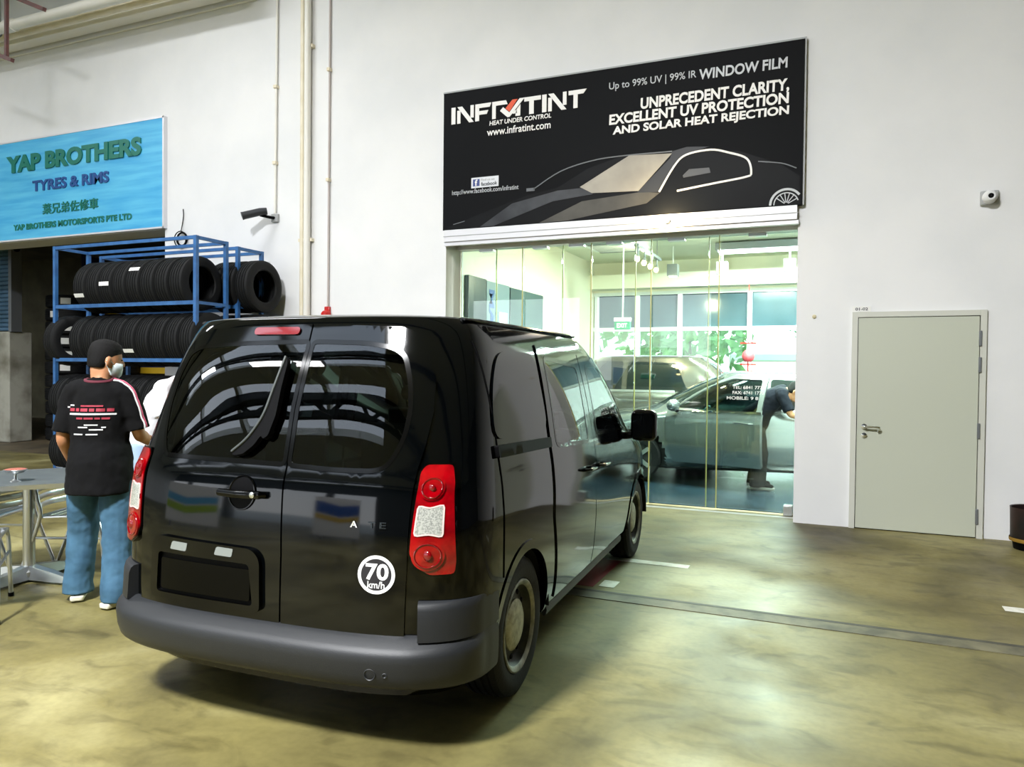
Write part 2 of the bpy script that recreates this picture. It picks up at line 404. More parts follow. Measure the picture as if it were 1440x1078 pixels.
LT(-2.27, -2.02+.0, [[(0, .76), (.9, .76), (1.1, 1), (0, 1)], [(.3, 0), (.56, 0), (.56, .76), (.3, .76)]])
# squeeze the wordmark to its measured width
xs = [v[0] for v in mb.v]; xa, xb = min(xs), max(xs)
sq = lambda x: -4.185+(x-xa)/(xb-xa)*(1.665)
mb.v = [(sq(v[0]), v[1], v[2]) for v in mb.v]
mb.out('wordmark', M_lw, ST, smooth=0)
mb = MB(); mb.prism([(sq(-3.36+px*.37), Z0+pz*H) for px, pz in [(.24, .52), (.42, .30), (.78, .98), (.55, .98)]], 0, .005, fn)
mb.out('orange_slash', M_or, ST, smooth=0)
text('tagline_lettering', 'HEAT UNDER CONTROL', -3.69, -2.93, 4.306, 4.358, fn, M_lw, ST, .02, .1)
text('web_lettering', 'www.infratint.com', -3.72, -2.937, 4.19, 4.275, fn, M_lw, ST, .012)
text('film_lettering', 'Up to 99% UV | 99% IR', -2.268, -1.343, 4.5, 4.598, fn, M_ls, ST, .004)
text('film_lettering', 'WINDOW FILM', -1.313, -.457, 4.492, 4.60, fn, M_ls, ST, .025, .04)
text('slogan_lettering', 'UNPRECEDENT CLARITY,', -1.921, -.44, 4.250, 4.388, fn, M_lw, ST, .034, .03)
text('slogan_lettering', 'EXCELLENT UV PROTECTION', -2.263, -.44, 4.142, 4.254, fn, M_lw, ST, .034, .03)
text('slogan_lettering', 'AND SOLAR HEAT REJECTION', -2.222, -.436, 4.010, 4.122, fn, M_lw, ST, .034, .03)
mb = MB(); poly_on(mb, [(-3.917, 3.605), (-3.568, 3.605), (-3.568, 3.725), (-3.917, 3.725)], SY+.002); mb.out('button', mat('pale_button', '#d9dbe0', .5), ST)
mb = MB(); poly_on(mb, [(-3.895, 3.625), (-3.81, 3.625), (-3.81, 3.705), (-3.895, 3.705)], SY, .003); mb.out('button_square', mat('navy_button_square', '#3b4a86', .5), ST)
text('button_lettering', 'f', -3.868, -3.835, 3.628, 3.70, wallfn(SY-.003), M_lw, ST, .02)
text('button_lettering', 'Find us on', -3.79, -3.62, 3.678, 3.705, wallfn(SY), M_greybox, ST)
text('button_lettering', 'facebook', -3.79, -3.585, 3.622, 3.665, wallfn(SY), mat('dark_lettering', '#3a3d44', .5), ST, .015)
text('web_lettering', 'http://www.facebook.com/infratint', -4.169, -3.318, 3.53, 3.60, fn, M_ls, ST, .004)
# the dark car printed on the sign
M_c1 = mat('printed_windscreen', '#b9b3a6', .45, spec=.2, col2='#8f8b83', scale=1.5); M_c2 = mat('printed_bonnet', '#4a4c50', .45, spec=.2, col2='#2c2e32', scale=2); M_c3 = mat('printed_body', '#26282b', .45, spec=.2, col2='#15171a', scale=2.2)
M_c4 = mat('printed_roof', '#34363a', .45, spec=.2)
L_ = 'printed picture of a dark sports car'
mb = MB(); poly_on(mb, [(-4.28, 3.15), (-3.8, 3.30), (-3.2, 3.47), (-2.85, 3.52), (-2.5, 3.7), (-2.1, 3.8), (-1.45, 3.8), (-.9, 3.72), (-.5, 3.55), (-.33, 3.42), (-.33, 3.15)], SY+.0015, .001); mb.out('car_picture', mat('printed_car_shade', '#090a0c', .5, spec=.12, col2='#101214', scale=1.6), ST)
mb = MB(); poly_on(mb, [(-3.8, 3.15), (-3.396, 3.389), (-2.844, 3.489), (-2.529, 3.494), (-2.438, 3.416), (-2.902, 3.375), (-3.626, 3.15)], SY, .002); mb.out('bonnet_picture', M_c2, ST)
mb = MB(); poly_on(mb, [(-3.061, 3.147), (-2.56, 3.348), (-1.909, 3.395), (-1.703, 3.37), (-1.846, 3.269), (-2.748, 3.147)], SY, .002); mb.out('bonnet_picture', mat('printed_lit_body', '#5a5852', .45, spec=.2, col2='#3a3936', scale=1.8), ST)
mb = MB(); poly_on(mb, [(-1.581, 3.769), (-2.038, 3.793), (-2.586, 3.506), (-2.447, 3.428), (-1.932, 3.408)], SY, .0025); mb.out('windscreen_picture', M_c1, ST)
mb = MB(); poly_on(mb, [(-1.58, 3.79), (-1.43, 3.82), (-1.2, 3.80), (-1.45, 3.74), (-1.56, 3.63), (-1.73, 3.38), (-1.95, 3.39), (-1.6, 3.72)], SY, .0022); mb.out('pillar_picture', M_c4, ST)
def band(mb, pts, wd, d=.003, y=SY, closed=False):
    P = catmull([(a, 0, b) for a, b in pts], 5)
    if closed: P = P[:-1]
    n = len(P)
    for i in range(n if closed else n-1):
        a, b = P[i], P[(i+1) % n]; t = (b-a).normalized(); nn = Vector((-t.z, 0, t.x))*wd/2
        mb.prism([((a+nn).x, (a+nn).z), ((b+nn).x, (b+nn).z), ((b-nn).x, (b-nn).z), ((a-nn).x, (a-nn).z)], 0, d, wallfn(y))
mb = MB(); band(mb, [(-1.711, 3.379), (-1.557, 3.633), (-1.433, 3.739), (-1.188, 3.765), (-1.003, 3.716), (-0.828, 3.637), (-0.785, 3.494), (-0.839, 3.456), (-1.154, 3.419), (-1.524, 3.374)], .02)
mb.out('window_outline_picture', M_lw, ST, smooth=0)
mb = MB(); poly_on(mb, [(-1.467, 3.528), (-1.402, 3.588), (-1.199, 3.584), (-1.184, 3.531), (-1.459, 3.505)], SY, .003); mb.out('mirror_picture', mat('printed_mirror', '#4d4f52', .4, spec=.2), ST)
M_gl = mat('printed_grey_line', '#6d7074', .4, spec=.2)
mb = MB(); band(mb, [(-3.135, 3.529), (-2.813, 3.699), (-2.443, 3.781), (-2.085, 3.798), (-1.582, 3.79)], .012, .002); mb.out('roof_line_picture', M_gl, ST, smooth=0)
MB().box(-3.22, -3.12, SY-.002, SY+.002, 3.51, 3.545).out('far_mirror_picture', M_gl, ST)
mb = MB(); band(mb, [(-4.15, 3.2), (-4.0, 3.23)], .008, .002); mb.out('glint_picture', M_gl, ST, smooth=0)
mb = MB(); band(mb, [(-.72, 3.6), (-.5, 3.56), (-.36, 3.5)], .01, .002); mb.out('tail_line_picture', M_gl, ST, smooth=0)
mb = MB()
for r, wd in ((.15, .022), (.115, .01)): band(mb, [(-.45+r*math.cos(a), 3.15+r*1.0*math.sin(a)) for a in [PI*i/10 for i in range(1, 11)] if -.45+r*math.cos(a) < -.31], wd)
for a in (.5, .9, 1.3, 1.7, 2.1, 2.5): band(mb, [(-.45+.02*math.cos(a), 3.15+.02*math.sin(a)), (-.45+.11*math.cos(a), 3.15+.11*math.sin(a))], .008)
mb.v = [(min(v[0], -.31), v[1], max(v[2], 3.145)) for v in mb.v]
mb.out('wheel_picture', M_ls, ST, smooth=0)
# blue sign
BT = thing('shop_sign', 'light blue tyre shop sign with green lettering above the dark opening', 'sign', (-11, 7.9, 3.48))
M_blue = mat('sky_blue_sign_vinyl', '#5fc0e8', .45, col2='#3fa6dc', scale=3, stretch=(.35, 1, 4))
MB().box(-13.6, -8.84, 7.872, 7.932, 3.485, 5.04).out('sign_board', M_blue, BT)
mb = MB(); mb.box(-13.62, -8.82, 7.866, 7.93, 5.035, 5.06); mb.box(-13.62, -8.82, 7.866, 7.93, 3.465, 3.49); mb.box(-8.845, -8.815, 7.866, 7.93, 3.465, 5.06)
mb.out('sign_frame', M_alupaint, BT)
fb = wallfn(7.871)
M_green = mat('dark_green_lettering', '#0e7060', .45); M_navy = mat('navy_lettering', '#1c4a8a', .45)
text('name_lettering', 'YAP BROTHERS', -12.24, -9.25, 4.545, 4.815, fb, M_green, BT, .045, 0, 1, .02)
text('trade_lettering', 'TYRES & RIMS', -11.62, -9.92, 4.213, 4.383, fb, M_navy, BT, .03, 0, 1, .015)
text('chinese_lettering', '葉兄弟佐修車', -11.39, -10.15, 3.84, 4.005, fb, M_green, BT, .012, 0, 1, .012)
text('company_lettering', 'YAP BROTHERS MOTORSPORTS PTE LTD', -12.087, -9.45, 3.63, 3.725, fb, M_green, BT, .035, 0, 1, .01)

# ---------------------------------------------------------------- grey door on the right
D = thing('door_1', 'flush grey steel door with lever handle in the white wall', 'door', (.72, 7.92, 0)); D['kind'] = 'structure'
M_door = mat('grey_painted_door', '#bcc0b0', .5); M_frame = mat('pale_grey_door_frame', '#c9cac0', .5)
mb = MB(); mb.box(.165, .215, 7.895, 7.935, 0, 2.08); mb.box(1.225, 1.275, 7.895, 7.935, 0, 2.08); mb.box(.2155, 1.2245, 7.895, 7.935, 2.03, 2.08)
mb.out('door_frame', M_frame, D)
MB().box(.221, 1.219, 7.905, 7.935, .008, 2.024).out('door_leaf', M_door, D, bevel=.003)
MB().box(.2155, 1.2245, 7.926, 7.934, 0, 2.029).out('shadow_gap', M_black, D)
mb = MB(); mb.lathe([(.001, 7.885), (.026, 7.888), (.026, 7.905)], (.285, 0, .985), 'Y', 20)
mb.tube(catmull([(.285, 7.9, .985), (.285, 7.855, .985), (.31, 7.848, .985), (.40, 7.848, .983), (.415, 7.855, .975), (.418, 7.87, .955), (.40, 7.875, .945)], 4), .010, 8)
mb.lathe([(.001, 7.888), (.025, 7.891), (.025, 7.905)], (.285, 0, .90), 'Y', 20)
mb.out('lever_handle', M_chrome, D)
for z in (1.82, 1.58, .98, .2):
    MB().box(1.214, 1.236, 7.88, 7.905, z-.07, z+.07).out('hinge', M_steel, D, bevel=.003)
t = thing('number_plate', 'small white unit number plate on the top left corner of the grey door frame', 'number plate', (.25, 7.92, 2.1))
MB().box(.165, .325, 7.915, 7.93, 2.083, 2.135).out('plate', M_label, t)
text('number_lettering', '01-02', .19, .30, 2.095, 2.123, wallfn(7.914), mat('dark_lettering', '#3a3d44', .5), t, .02)
t = thing('wall_camera', 'small white square camera with a black lens high on the right wall', 'security camera', (1.274, 7.9, 3.085))
MB().box(1.2, 1.345, 7.885, 7.93, 3.02, 3.15).out('base_plate', M_greybox, t, bevel=.012)
MB().lathe([(.001, 7.80), (.035, 7.80), (.05, 7.815), (.058, 7.84), (.058, 7.89)], (1.268, 0, 3.085), 'Y', 28).out('camera_barrel', M_wall, t)
MB().lathe([(.001, 7.794), (.02, 7.796), (.024, 7.802)], (1.268, 0, 3.085), 'Y', 20).out('lens', M_black, t)
t = tag(MB().lathe([(.001, 7.915), (.018, 7.918), (.02, 7.93)], (-.176, 0, 2.046), 'Y', 16).out('wall_button', mat('beige_plastic', '#c9bf98', .5)), 'tiny beige button on the wall between glass front and grey door', 'button')
t = thing('bullet_camera', 'black bullet camera on the white wall under the thin conduit', 'security camera', (-6.85, 7.93, 3.48))
MB().box(-6.9, -6.79, 7.89, 7.93, 3.42, 3.53).out('junction_box', M_greybox, t, bevel=.008)
MB().tube(catmull([(-6.85, 7.89, 3.475), (-6.86, 7.82, 3.47), (-6.95, 7.74, 3.49)], 4), .02, 8).out('bracket', M_black, t)
MB().tube([(-6.88, 7.79, 3.545), (-6.94, 7.73, 3.53), (-7.08, 7.59, 3.465), (-7.10, 7.57, 3.455)], [.046, .05, .05, .054], 16).out('camera_body', mat('dark_grey_metal', '#3a3c40', .4, .3), t)
t = thing('cable_coil', 'loop of black cable hung on the wall above the blue rack', 'cable', (-8.5, 7.9, 3.31))
mb = MB()
for j, (r, dx) in enumerate(((.10, 0), (.085, .012), (.11, -.01))):
    mb.tube([(-8.5+dx+r*math.cos(a*PI/12), 7.9-.012*j, 3.29+r*math.sin(a*PI/12)) for a in range(24)], .008, 6, closed=True)
mb.tube(catmull([(-8.52, 7.9, 3.40), (-8.5, 7.905, 3.5), (-8.49, 7.915, 3.62), (-8.5, 7.92, 3.72)], 5), .006, 6)
mb.out('loops', M_black, t)

# ---------------------------------------------------------------- floor marks
M_line = mat('worn_white_road_paint', '#e4e4da', .6, col2='#b9b9a8', scale=14, lo=.45, hi=.8)
def mark(label, pts, m=M_line, nm='floor_marking', cat='floor marking', h=.003):
    mb = MB(); mb.prism(pts, .0005, h, lambda x, y, d: (x, y, d)); return tag(mb.out(nm, m, smooth=0), label, cat)
mark('white painted bar on the floor in front of the glass, by the van front wheel', [(-1.62, 5.71), (-.985, 5.71), (-.985, 5.81), (-1.62, 5.81)])
mark('white painted bar on the floor at the right edge of the picture', [(1.03, 5.56), (1.75, 5.56), (1.75, 5.66), (1.03, 5.66)])
mark('short white painted block on the floor beside the van sill', [(-1.47, 4.98), (-1.36, 4.98), (-1.36, 5.14), (-1.47, 5.14)])
mark('red painted patch of floor mostly hidden under the van', [(-2.6, 4.95), (-1.5, 4.95), (-1.5, 5.75), (-2.6, 5.75)], mat('worn_red_floor_paint', '#7d1c22', .5), h=.002)
t = thing('drain_cover', 'long dark drain channel crossing the floor in front of the grey door', 'drain', (0, 4.8, 0))
MB().box(-1.9, 9, 4.70, 4.84, 0, .004).out('channel_lid', mat('grey_drain_concrete', '#6f6a52', .65, col2='#4b4838', scale=6), t, smooth=0)
MB().box(-1.9, 9, 4.84, 4.875, 0, .005).out('slot', mat('dark_drain_slot', '#33322b', .7, col2='#4a483e', scale=7), t, smooth=0)
mark('pale strip of tile at the foot of the glass front', [(-4.27, 8.12), (-.35, 8.12), (-.35, 8.2), (-4.27, 8.2)], mat('pale_threshold', '#c9cdc6', .4), 'threshold_strip', 'threshold')
# dark bucket at the right edge
t = thing('metal_bucket', 'dark dented metal bucket with a rusty foot cut by the right edge', 'bucket', (1.60, 7.62, 0))
MB().lathe([(.001, .06), (.15, .06), (.165, .1), (.17, .35), (.172, .36), (.162, .355), (.155, .1), (.001, .09)], (1.60, 7.62, 0), 'Z', 36).out('drum', mat('black_dented_metal', '#1d1d1c', .45, .3, col2='#3a2624', scale=5), t)
MB().lathe([(.172, .07), (.174, .085), (.172, .1)], (1.60, 7.62, 0), 'Z', 36).out('rust_band', mat('ochre_rust', '#8a6a20', .6), t)
MB().lathe([(.001, 0), (.14, 0), (.15, .06), (.001, .062)], (1.60, 7.62, 0), 'Z', 30).out('foot_ring', M_black, t)
# ---------------------------------------------------------------- curved bodywork
class Tab:
    def __init__(s, pts):
        s.x = [p[0] for p in pts]; s.y = [p[1] for p in pts]; n = len(pts)
        d = [(s.y[i+1]-s.y[i])/(s.x[i+1]-s.x[i]) for i in range(n-1)]
        m = [d[0]]+[0]*(n-2)+[d[-1]]
        for i in range(1, n-1): m[i] = 0 if d[i-1]*d[i] <= 0 else 2*d[i-1]*d[i]/(d[i-1]+d[i])
        s.m = m
    def __call__(s, t):
        x, y, m = s.x, s.y, s.m
        if t <= x[0]: return y[0]+m[0]*(t-x[0])
        if t >= x[-1]: return y[-1]+m[-1]*(t-x[-1])
        i = 0
        while x[i+1] < t: i += 1
        h = x[i+1]-x[i]; u = (t-x[i])/h
        return (1+2*u)*(1-u)**2*y[i]+u*(1-u)**2*h*m[i]+u*u*(3-2*u)*y[i+1]+u*u*(u-1)*h*m[i+1]
class Shell:
    """car body: at every height a plan outline with a rounded rear and a rounded front; x across, y forward"""
    def __init__(s, W, YR, YF, D, n, DF, nf, roof, rise):
        s.W, s.YR, s.YF, s.D, s.n, s.DF, s.nf = Tab(W), Tab(YR), Tab(YF), Tab(D), n, Tab(DF), nf
        s.z0 = W[0][0]; s.roof = roof; s.rise = rise
    def rear_y(s, x, z):
        t = min(abs(x)/s.W(z), .9999); return s.YR(z)+s.D(z)*(1-(1-t**s.n)**(1/s.n))
    def front_y(s, x, z):
        t = min(abs(x)/s.W(z), .9999); return s.YF(z)-s.DF(z)*(1-(1-t**s.nf)**(1/s.nf))
    def side_x(s, y, z):
        w_ = s.W(z); a = s.YR(z); d = s.D(z); b = s.YF(z); e = s.DF(z)
        if y < a+d:
            u = min(max(1-(y-a)/d, 0), 1); return w_*(1-u**s.n)**(1/s.n)
        if y > b-e:
            u = min(max(1-(b-y)/e, 0), 1); return w_*(1-u**s.nf)**(1/s.nf)
        return w_
    def ring(s, z, nr=22, ns=70, nfr=16):
        w_ = s.W(z); a = s.YR(z); d = s.D(z); b = s.YF(z); e = s.DF(z); P = []
        for i in range(nr+1):
            th = PI/2*i/nr; P.append((w_*math.sin(th)**(2/s.n), a+d*(1-math.cos(th)**(2/s.n))))
        for i in range(1, ns): P.append((w_, a+d+(b-e-a-d)*i/ns))
        for i in range(nfr+1):
            th = PI/2*(1-i/nfr); P.append((w_*max(math.sin(th), 0)**(2/s.nf), b-e*(1-max(math.cos(th), 0)**(2/s.nf))))
        return P+[(-x, y) for x, y in P[-2:0:-1]]
    def loft(s, dz=.028):
        mb = MB(); zs = []; z = s.z0
        while z < s.roof-.001: zs.append(z); z += dz
        zs.append(s.roof); rings = [[(x, y, z) for x, y in s.ring(z)] for z in zs]
        top = rings[-1]; ys = [p[1] for p in top]; ya, yb = min(ys), max(ys)
        for sc in (.985, .965, .94, .9, .84, .76, .65, .5, .33, .16, .05):
            R = []
            for x, y, z in top:
                yc = ya+.35+(yb-ya-.7)*(y-ya)/(yb-ya)
                R.append((x*sc, yc+(y-yc)*(sc if sc > .5 else sc), s.roof+s.rise*(1-sc*sc)**.62))
            rings.append(R)
        n = len(rings[0]); vs = [p for r in rings for p in r]; fs = []
        for i in range(len(rings)-1):
            for k in range(n): fs.append((i*n+k, i*n+(k+1) % n, (i+1)*n+(k+1) % n, (i+1)*n+k))
        fs.append(tuple((len(rings)-1)*n+k for k in range(n))); fs.append(tuple(range(n))[::-1])
        mb.add(vs, fs); return mb
    def rear(s): return (lambda x, z: Vector((x, s.rear_y(x, z), z))), Vector((0, -1, 0))
    def front(s): return (lambda x, z: Vector((x, s.front_y(x, z), z))), Vector((0, 1, 0))
    def side(s, sg): return (lambda y, z: Vector((sg*s.side_x(y, z), y, z))), Vector((sg, 0, 0))
def inpoly(p, poly):
    x, y = p; c = False; n = len(poly); j = n-1
    for i in range(n):
        xi, yi = poly[i]; xj, yj = poly[j]
        if (yi > y) != (yj > y) and x < (xj-xi)*(y-yi)/(yj-yi)+xi: c = not c
        j = i
    return c
def densify(poly, res):
    o = []; n = len(poly)
    for i in range(n):
        a = Vector(poly[i]); b = Vector(poly[(i+1) % n]); k = max(1, int((b-a).length/res+.5))
        for j in range(k): o.append(tuple(a.lerp(b, j/k)))
    return o
def rnd(poly, r, k=4):
    """round the corners of a polygon"""
    o = []; n = len(poly)
    for i in range(n):
        p = Vector(poly[i]); a = Vector(poly[i-1]); b = Vector(poly[(i+1) % n])
        ra = min(r, (a-p).length*.48); rb = min(r, (b-p).length*.48)
        A = p+(a-p).normalized()*ra; B = p+(b-p).normalized()*rb
        for j in range(k+1):
            t = j/k; o.append(tuple(A*(1-t)**2+p*2*t*(1-t)+B*t*t))
    return o
def grow(poly, d):
    """offset a polygon outward by d"""
    n = len(poly); ar = sum(poly[i][0]*poly[(i+1) % n][1]-poly[(i+1) % n][0]*poly[i][1] for i in range(n)); sg = 1 if ar > 0 else -1; o = []
    for i in range(n):
        p = Vector(poly[i]); e1 = (p-Vector(poly[i-1])); e2 = (Vector(poly[(i+1) % n])-p)
        if e1.length < 1e-7 or e2.length < 1e-7: o.append(tuple(p)); continue
        e1.normalize(); e2.normalize(); n1 = Vector((e1.y, -e1.x))*sg; n2 = Vector((e2.y, -e2.x))*sg; m = (n1+n2)
        m = m.normalized() if m.length > 1e-6 else n1
        o.append(tuple(p+m*d/max(.5, m.dot(n1))))
    return o
def disc(cx, cy, r, n=28, ry=None): return [(cx+r*math.cos(2*PI*i/n), cy+(ry or r)*math.sin(2*PI*i/n)) for i in range(n)]
def patch_mb(poly, S2, holes=(), off=.005, thick=.01, res=.035, mb=None):
    ev, out = S2; mb = mb or MB()
    loops = [densify(poly, res)]+[densify(h, res) for h in holes]
    V = []; E = []
    for L in loops:
        b = len(V); V += [Vector(p) for p in L]; E += [(b+i, b+(i+1) % len(L)) for i in range(len(L))]
    nb = len(V); xs = [p[0] for p in loops[0]]; ys = [p[1] for p in loops[0]]
    x = min(xs)+res*.5
    bd = list(V)
    while x < max(xs):
        y = min(ys)+res*.5
        while y < max(ys):
            if inpoly((x, y), poly) and not any(inpoly((x, y), h) for h in holes) and min((q-Vector((x, y))).length_squared for q in bd) > (res*.45)**2: V.append(Vector((x, y)))
            y += res
        x += res
    vs, es, fs, ov, oe, of = geometry.delaunay_2d_cdt(V, E, [], 0, 1e-6)
    keep = []
    for f in fs:
        c = sum((vs[i] for i in f), Vector((0, 0)))/len(f)
        if inpoly(c, poly) and not any(inpoly(c, h) for h in holes): keep.append(tuple(f))
    def pn(u, v):
        e = .003; p = ev(u, v); du = ev(u+e, v)-ev(u-e, v); dv = ev(u, v+e)-ev(u, v-e); n = du.cross(dv)
        n = n.normalized() if n.length > 1e-12 else out.copy()
        if n.dot(out) < 0: n = -n
        return p, n
    PN = [pn(p.x, p.y) for p in vs]
    top = [p+n*off for p, n in PN]; bot = [p+n*(off-thick) for p, n in PN]
    cnt = {}
    F = []
    for f in keep:
        a, b, c = top[f[0]], top[f[1]], top[f[2]]
        if (b-a).cross(c-a).dot(PN[f[0]][1]) < 0: f = f[::-1]
        F.append(f)
        for i in range(len(f)): cnt[(f[i], f[(i+1) % len(f)])] = 1
    N = len(vs); sk = [(b, a, a+N, b+N) for (a, b) in cnt if (b, a) not in cnt]
    used = sorted({i for f in F for i in f}|{i for f in sk for i in f}); mp = {i: k for k, i in enumerate(used)}
    allv = top+bot
    mb.add([allv[i] for i in used], [tuple(mp[i] for i in f) for f in F+sk])
    return mb
def patch(name, poly, S2, m, parent, **k):
    o = patch_mb(poly, S2, **k).out(name, m, parent, smooth=50, world=False, fix=False)
    return o
def onsurf(S2, d0=0):
    ev, out = S2
    def f(u, v, d):
        e = .003; p = ev(u, v); n = (ev(u+e, v)-ev(u-e, v)).cross(ev(u, v+e)-ev(u, v-e)).normalized()
        if n.dot(out) < 0: n = -n
        return p+n*(d+d0)
    return f

# ---------------------------------------------------------------- the black van
VAN = Shell(
 W=[(.2, .80), (.30, .875), (.45, .90), (.65, .91), (.85, .91), (1.0, .90), (1.1, .885), (1.3, .853), (1.5, .812), (1.62, .778), (1.70, .737), (1.74, .69)],
 YR=[(.2, .12), (.45, .05), (.75, .06), (1.0, .085), (1.1, .12), (1.3, .19), (1.5, .26), (1.62, .31), (1.70, .345), (1.74, .38)],
 YF=[(.2, 4.2), (.45, 4.36), (.6, 4.38), (.8, 4.34), (.92, 4.2), (1.0, 3.95), (1.08, 3.6), (1.3, 3.28), (1.5, 2.98), (1.65, 2.72), (1.72, 2.55), (1.76, 2.4)],
 D=[(.2, .40), (1.1, .40), (1.74, .36)], n=3.2, DF=[(.2, .9), (1.0, .9), (1.1, .7), (1.74, .6)], nf=2.6, roof=1.715, rise=.035)
M_paint = mat('black_gloss_paint', '#020304', .06, 0, 0, spec=.36)
M_trim = mat('black_gloss_trim', '#020202', .12, spec=.3)
M_bumper = mat('charcoal_bumper_plastic', '#1c1e21', .5, bump=.12, bscale=350)
M_inner = mat('black_interior', '#0b0c0d', .8)
G_rear = glass('dark_tinted_glass', (.42, .50, .47)); G_side = glass('grey_tinted_glass', (.42, .50, .47)); G_clear = glass('clear_green_glass', (.72, .82, .78))
M_lred = mat('red_lamp_lens', '#96000a', .1, 0, .6, col2='#6a0006', scale=14); M_lred2 = mat('deep_red_lamp_lens', '#6e0108', .1, 0, .6); M_lclear = mat('clear_lamp_lens', '#c4c6be', .15, .2, 1, col2='#8f928e', scale=160, lo=.4, hi=.65)
V = thing('van', 'black panel van parked tail-on with a 70 km/h sticker on its rear door', 'van', (-2.1468, 2.3287, 0), .04784)
WINL = rnd([(-.575, 1.095), (-.622, 1.19), (-.648, 1.31), (-.640, 1.45), (-.600, 1.56), (-.53, 1.59), (-.25, 1.606), (.086, 1.612), (.080, 1.32), (.100, 1.09), (-.17, 1.092)], .03)
WINR = rnd([(.094, 1.612), (.36, 1.605), (.49, 1.585), (.545, 1.55), (.585, 1.45), (.608, 1.33), (.605, 1.23), (.58, 1.15), (.55, 1.10), (.50, 1.082), (.32, 1.080), (.110, 1.088), (.090, 1.32)], .03)
SLW = rnd([(1.29, 1.095), (1.955, 1.06), (1.93, 1.525), (1.31, 1.57)], .06)
FDW = rnd([(2.15, 1.09), (2.12, 1.53), (2.42, 1.535), (2.70, 1.43), (2.92, 1.23), (3.02, 1.07)], .05)
WSC = [(-.72, 1.12), (.72, 1.12), (.60, 1.60), (-.60, 1.60)]
HUBZ, RW = .318, .318
HUBY = (.80, 3.528)
def van_body():
    mb = VAN.loft(); keep = []
    for f in mb.f:
        if len(f) > 4: keep.append(f); continue
        c = sum((Vector(mb.v[i]) for i in f), Vector())/4; x, y, z = c
        a, d, b, e = VAN.YR(z), VAN.D(z), VAN.YF(z), VAN.DF(z); cut = False
        if y < a+.5*d and z < 1.7: cut = inpoly((x, z), WINL) or inpoly((x, z), WINR)
        if y > b-.6*e and 1.1 < z < 1.7: cut = cut or inpoly((x, z), WSC)
        if abs(x) > .35 and 1.0 < y < 3.3: cut = cut or inpoly((y, z), SLW) or (inpoly((y, z), FDW))
        if abs(x) > .5:
            for hy in HUBY:
                if (y-hy)**2+(z-HUBZ)**2 < .365**2: cut = True
        if not cut: keep.append(f)
    mb.f = keep; mb.mi = [0]*len(keep)
    o = mb.out('body_shell', M_paint, V, smooth=60, world=False)
    return o
van_body()
RS = VAN.rear(); FS = VAN.front()
# rear doors
DL = [(-.655, .462), (-.66, .72), (-.662, .9), (-.668, 1.1), (-.682, 1.2), (-.688, 1.32), (-.675, 1.45), (-.635, 1.58), (-.585, 1.64), (-.5, 1.668), (.072, 1.684), (.080, 1.32), (.103, 1.085), (.119, .75), (.121, .462)]
DR = [(.655, .462), (.66, .72), (.662, .9), (.668, 1.1), (.682, 1.2), (.688, 1.32), (.675, 1.45), (.635, 1.58), (.585, 1.64), (.5, 1.668), (.080, 1.684), (.088, 1.32), (.111, 1.085), (.127, .75), (.129, .462)]
dl = patch('rear_door', DL, RS, M_paint, V, holes=[grow(WINL, .004)], off=.012, thick=.016)
dr = patch('rear_door', DR, RS, M_paint, V, holes=[grow(WINR, .004)], off=.012, thick=.016)
for d, wn_, nm in ((dl, WINL, 0), (dr, WINR, 1)):
    g = patch('window', grow(wn_, -.001), RS, G_rear, d, off=.0115, thick=.0)
    patch('window_seal', grow(wn_, .003), RS, M_trim, d, holes=[grow(wn_, -.016)], off=.0135, thick=.012, res=.03)
# brake light, handle, wiper on the left door
bl = patch('brake_light', rnd([(-.222, 1.636), (-.222, 1.668), (.020, 1.668), (.020, 1.636)], .016), RS, M_lred2, dl, off=.02, thick=.012, res=.015); bl['label'] = 'high red brake light'
patch('lens', rnd([(-.16, 1.642), (-.16, 1.662), (-.03, 1.662), (-.03, 1.642)], .01), RS, mat('pale_red_lens', '#d9a0a0', .15, 0, 1), bl, off=.0225, thick=.004, res=.015) if False else None
hd = patch('door_handle', disc(-.088, .975, .066), RS, M_black, dl, off=.015, thick=.006, res=.02)
f_rs = onsurf(RS)
mb = MB(); mb.tube([f_rs(-.088+.066*math.cos(a*PI/14), .975+.066*math.sin(a*PI/14), .016) for a in range(28)], .004, 6, closed=True); mb.out('handle_ring', M_trim, dl, world=False)
mb = MB(); mb.tube([f_rs(x, .974-.004*math.sin((x+.19)*14), d) for x, d in ((-.195, .022), (-.18, .045), (-.1, .05), (-.03, .05), (.02, .042), (.035, .02))], [(.013, .010), (.016, .013), (.016, .013), (.017, .014), (.017, .012), (.012, .008)], 10, ref=(0, 0, 1)); mb.out('handle_bar', M_trim, dl, world=False)
mb = MB(); p = f_rs(.0, .972, .062); mb.ball(p, (.013, .004, .013)); mb.out('lock', M_alu, dl, world=False)
wp = patch('wiper', rnd([(.009, 1.53), (.022, 1.50), (.018, 1.40), (.020, 1.28), (.004, 1.20), (-.018, 1.185), (-.03, 1.20), (-.055, 1.16), (-.10, 1.122), (-.15, 1.113), (-.158, 1.13), (-.09, 1.19), (-.04, 1.28), (-.018, 1.39)], .01), RS, M_black, dl, off=.045, thick=.026, res=.02)
mb = MB(); mb.tube([f_rs(x, z, .047) for x, z in [(p.x, p.z) for p in catmull([(.006, 0, 1.528), (-.02, 0, 1.39), (-.042, 0, 1.28), (-.092, 0, 1.19), (-.158, 0, 1.128)], 6)]], .006, 8); mb.out('blade_edge', mat('grey_wiper_rubber', '#3c4140', .45), wp, world=False)
mb = MB(); mb.tube([f_rs(-.012, 1.215, .0), f_rs(-.012, 1.215, .04)], .018, 12); mb.out('pivot', M_black, wp, world=False)
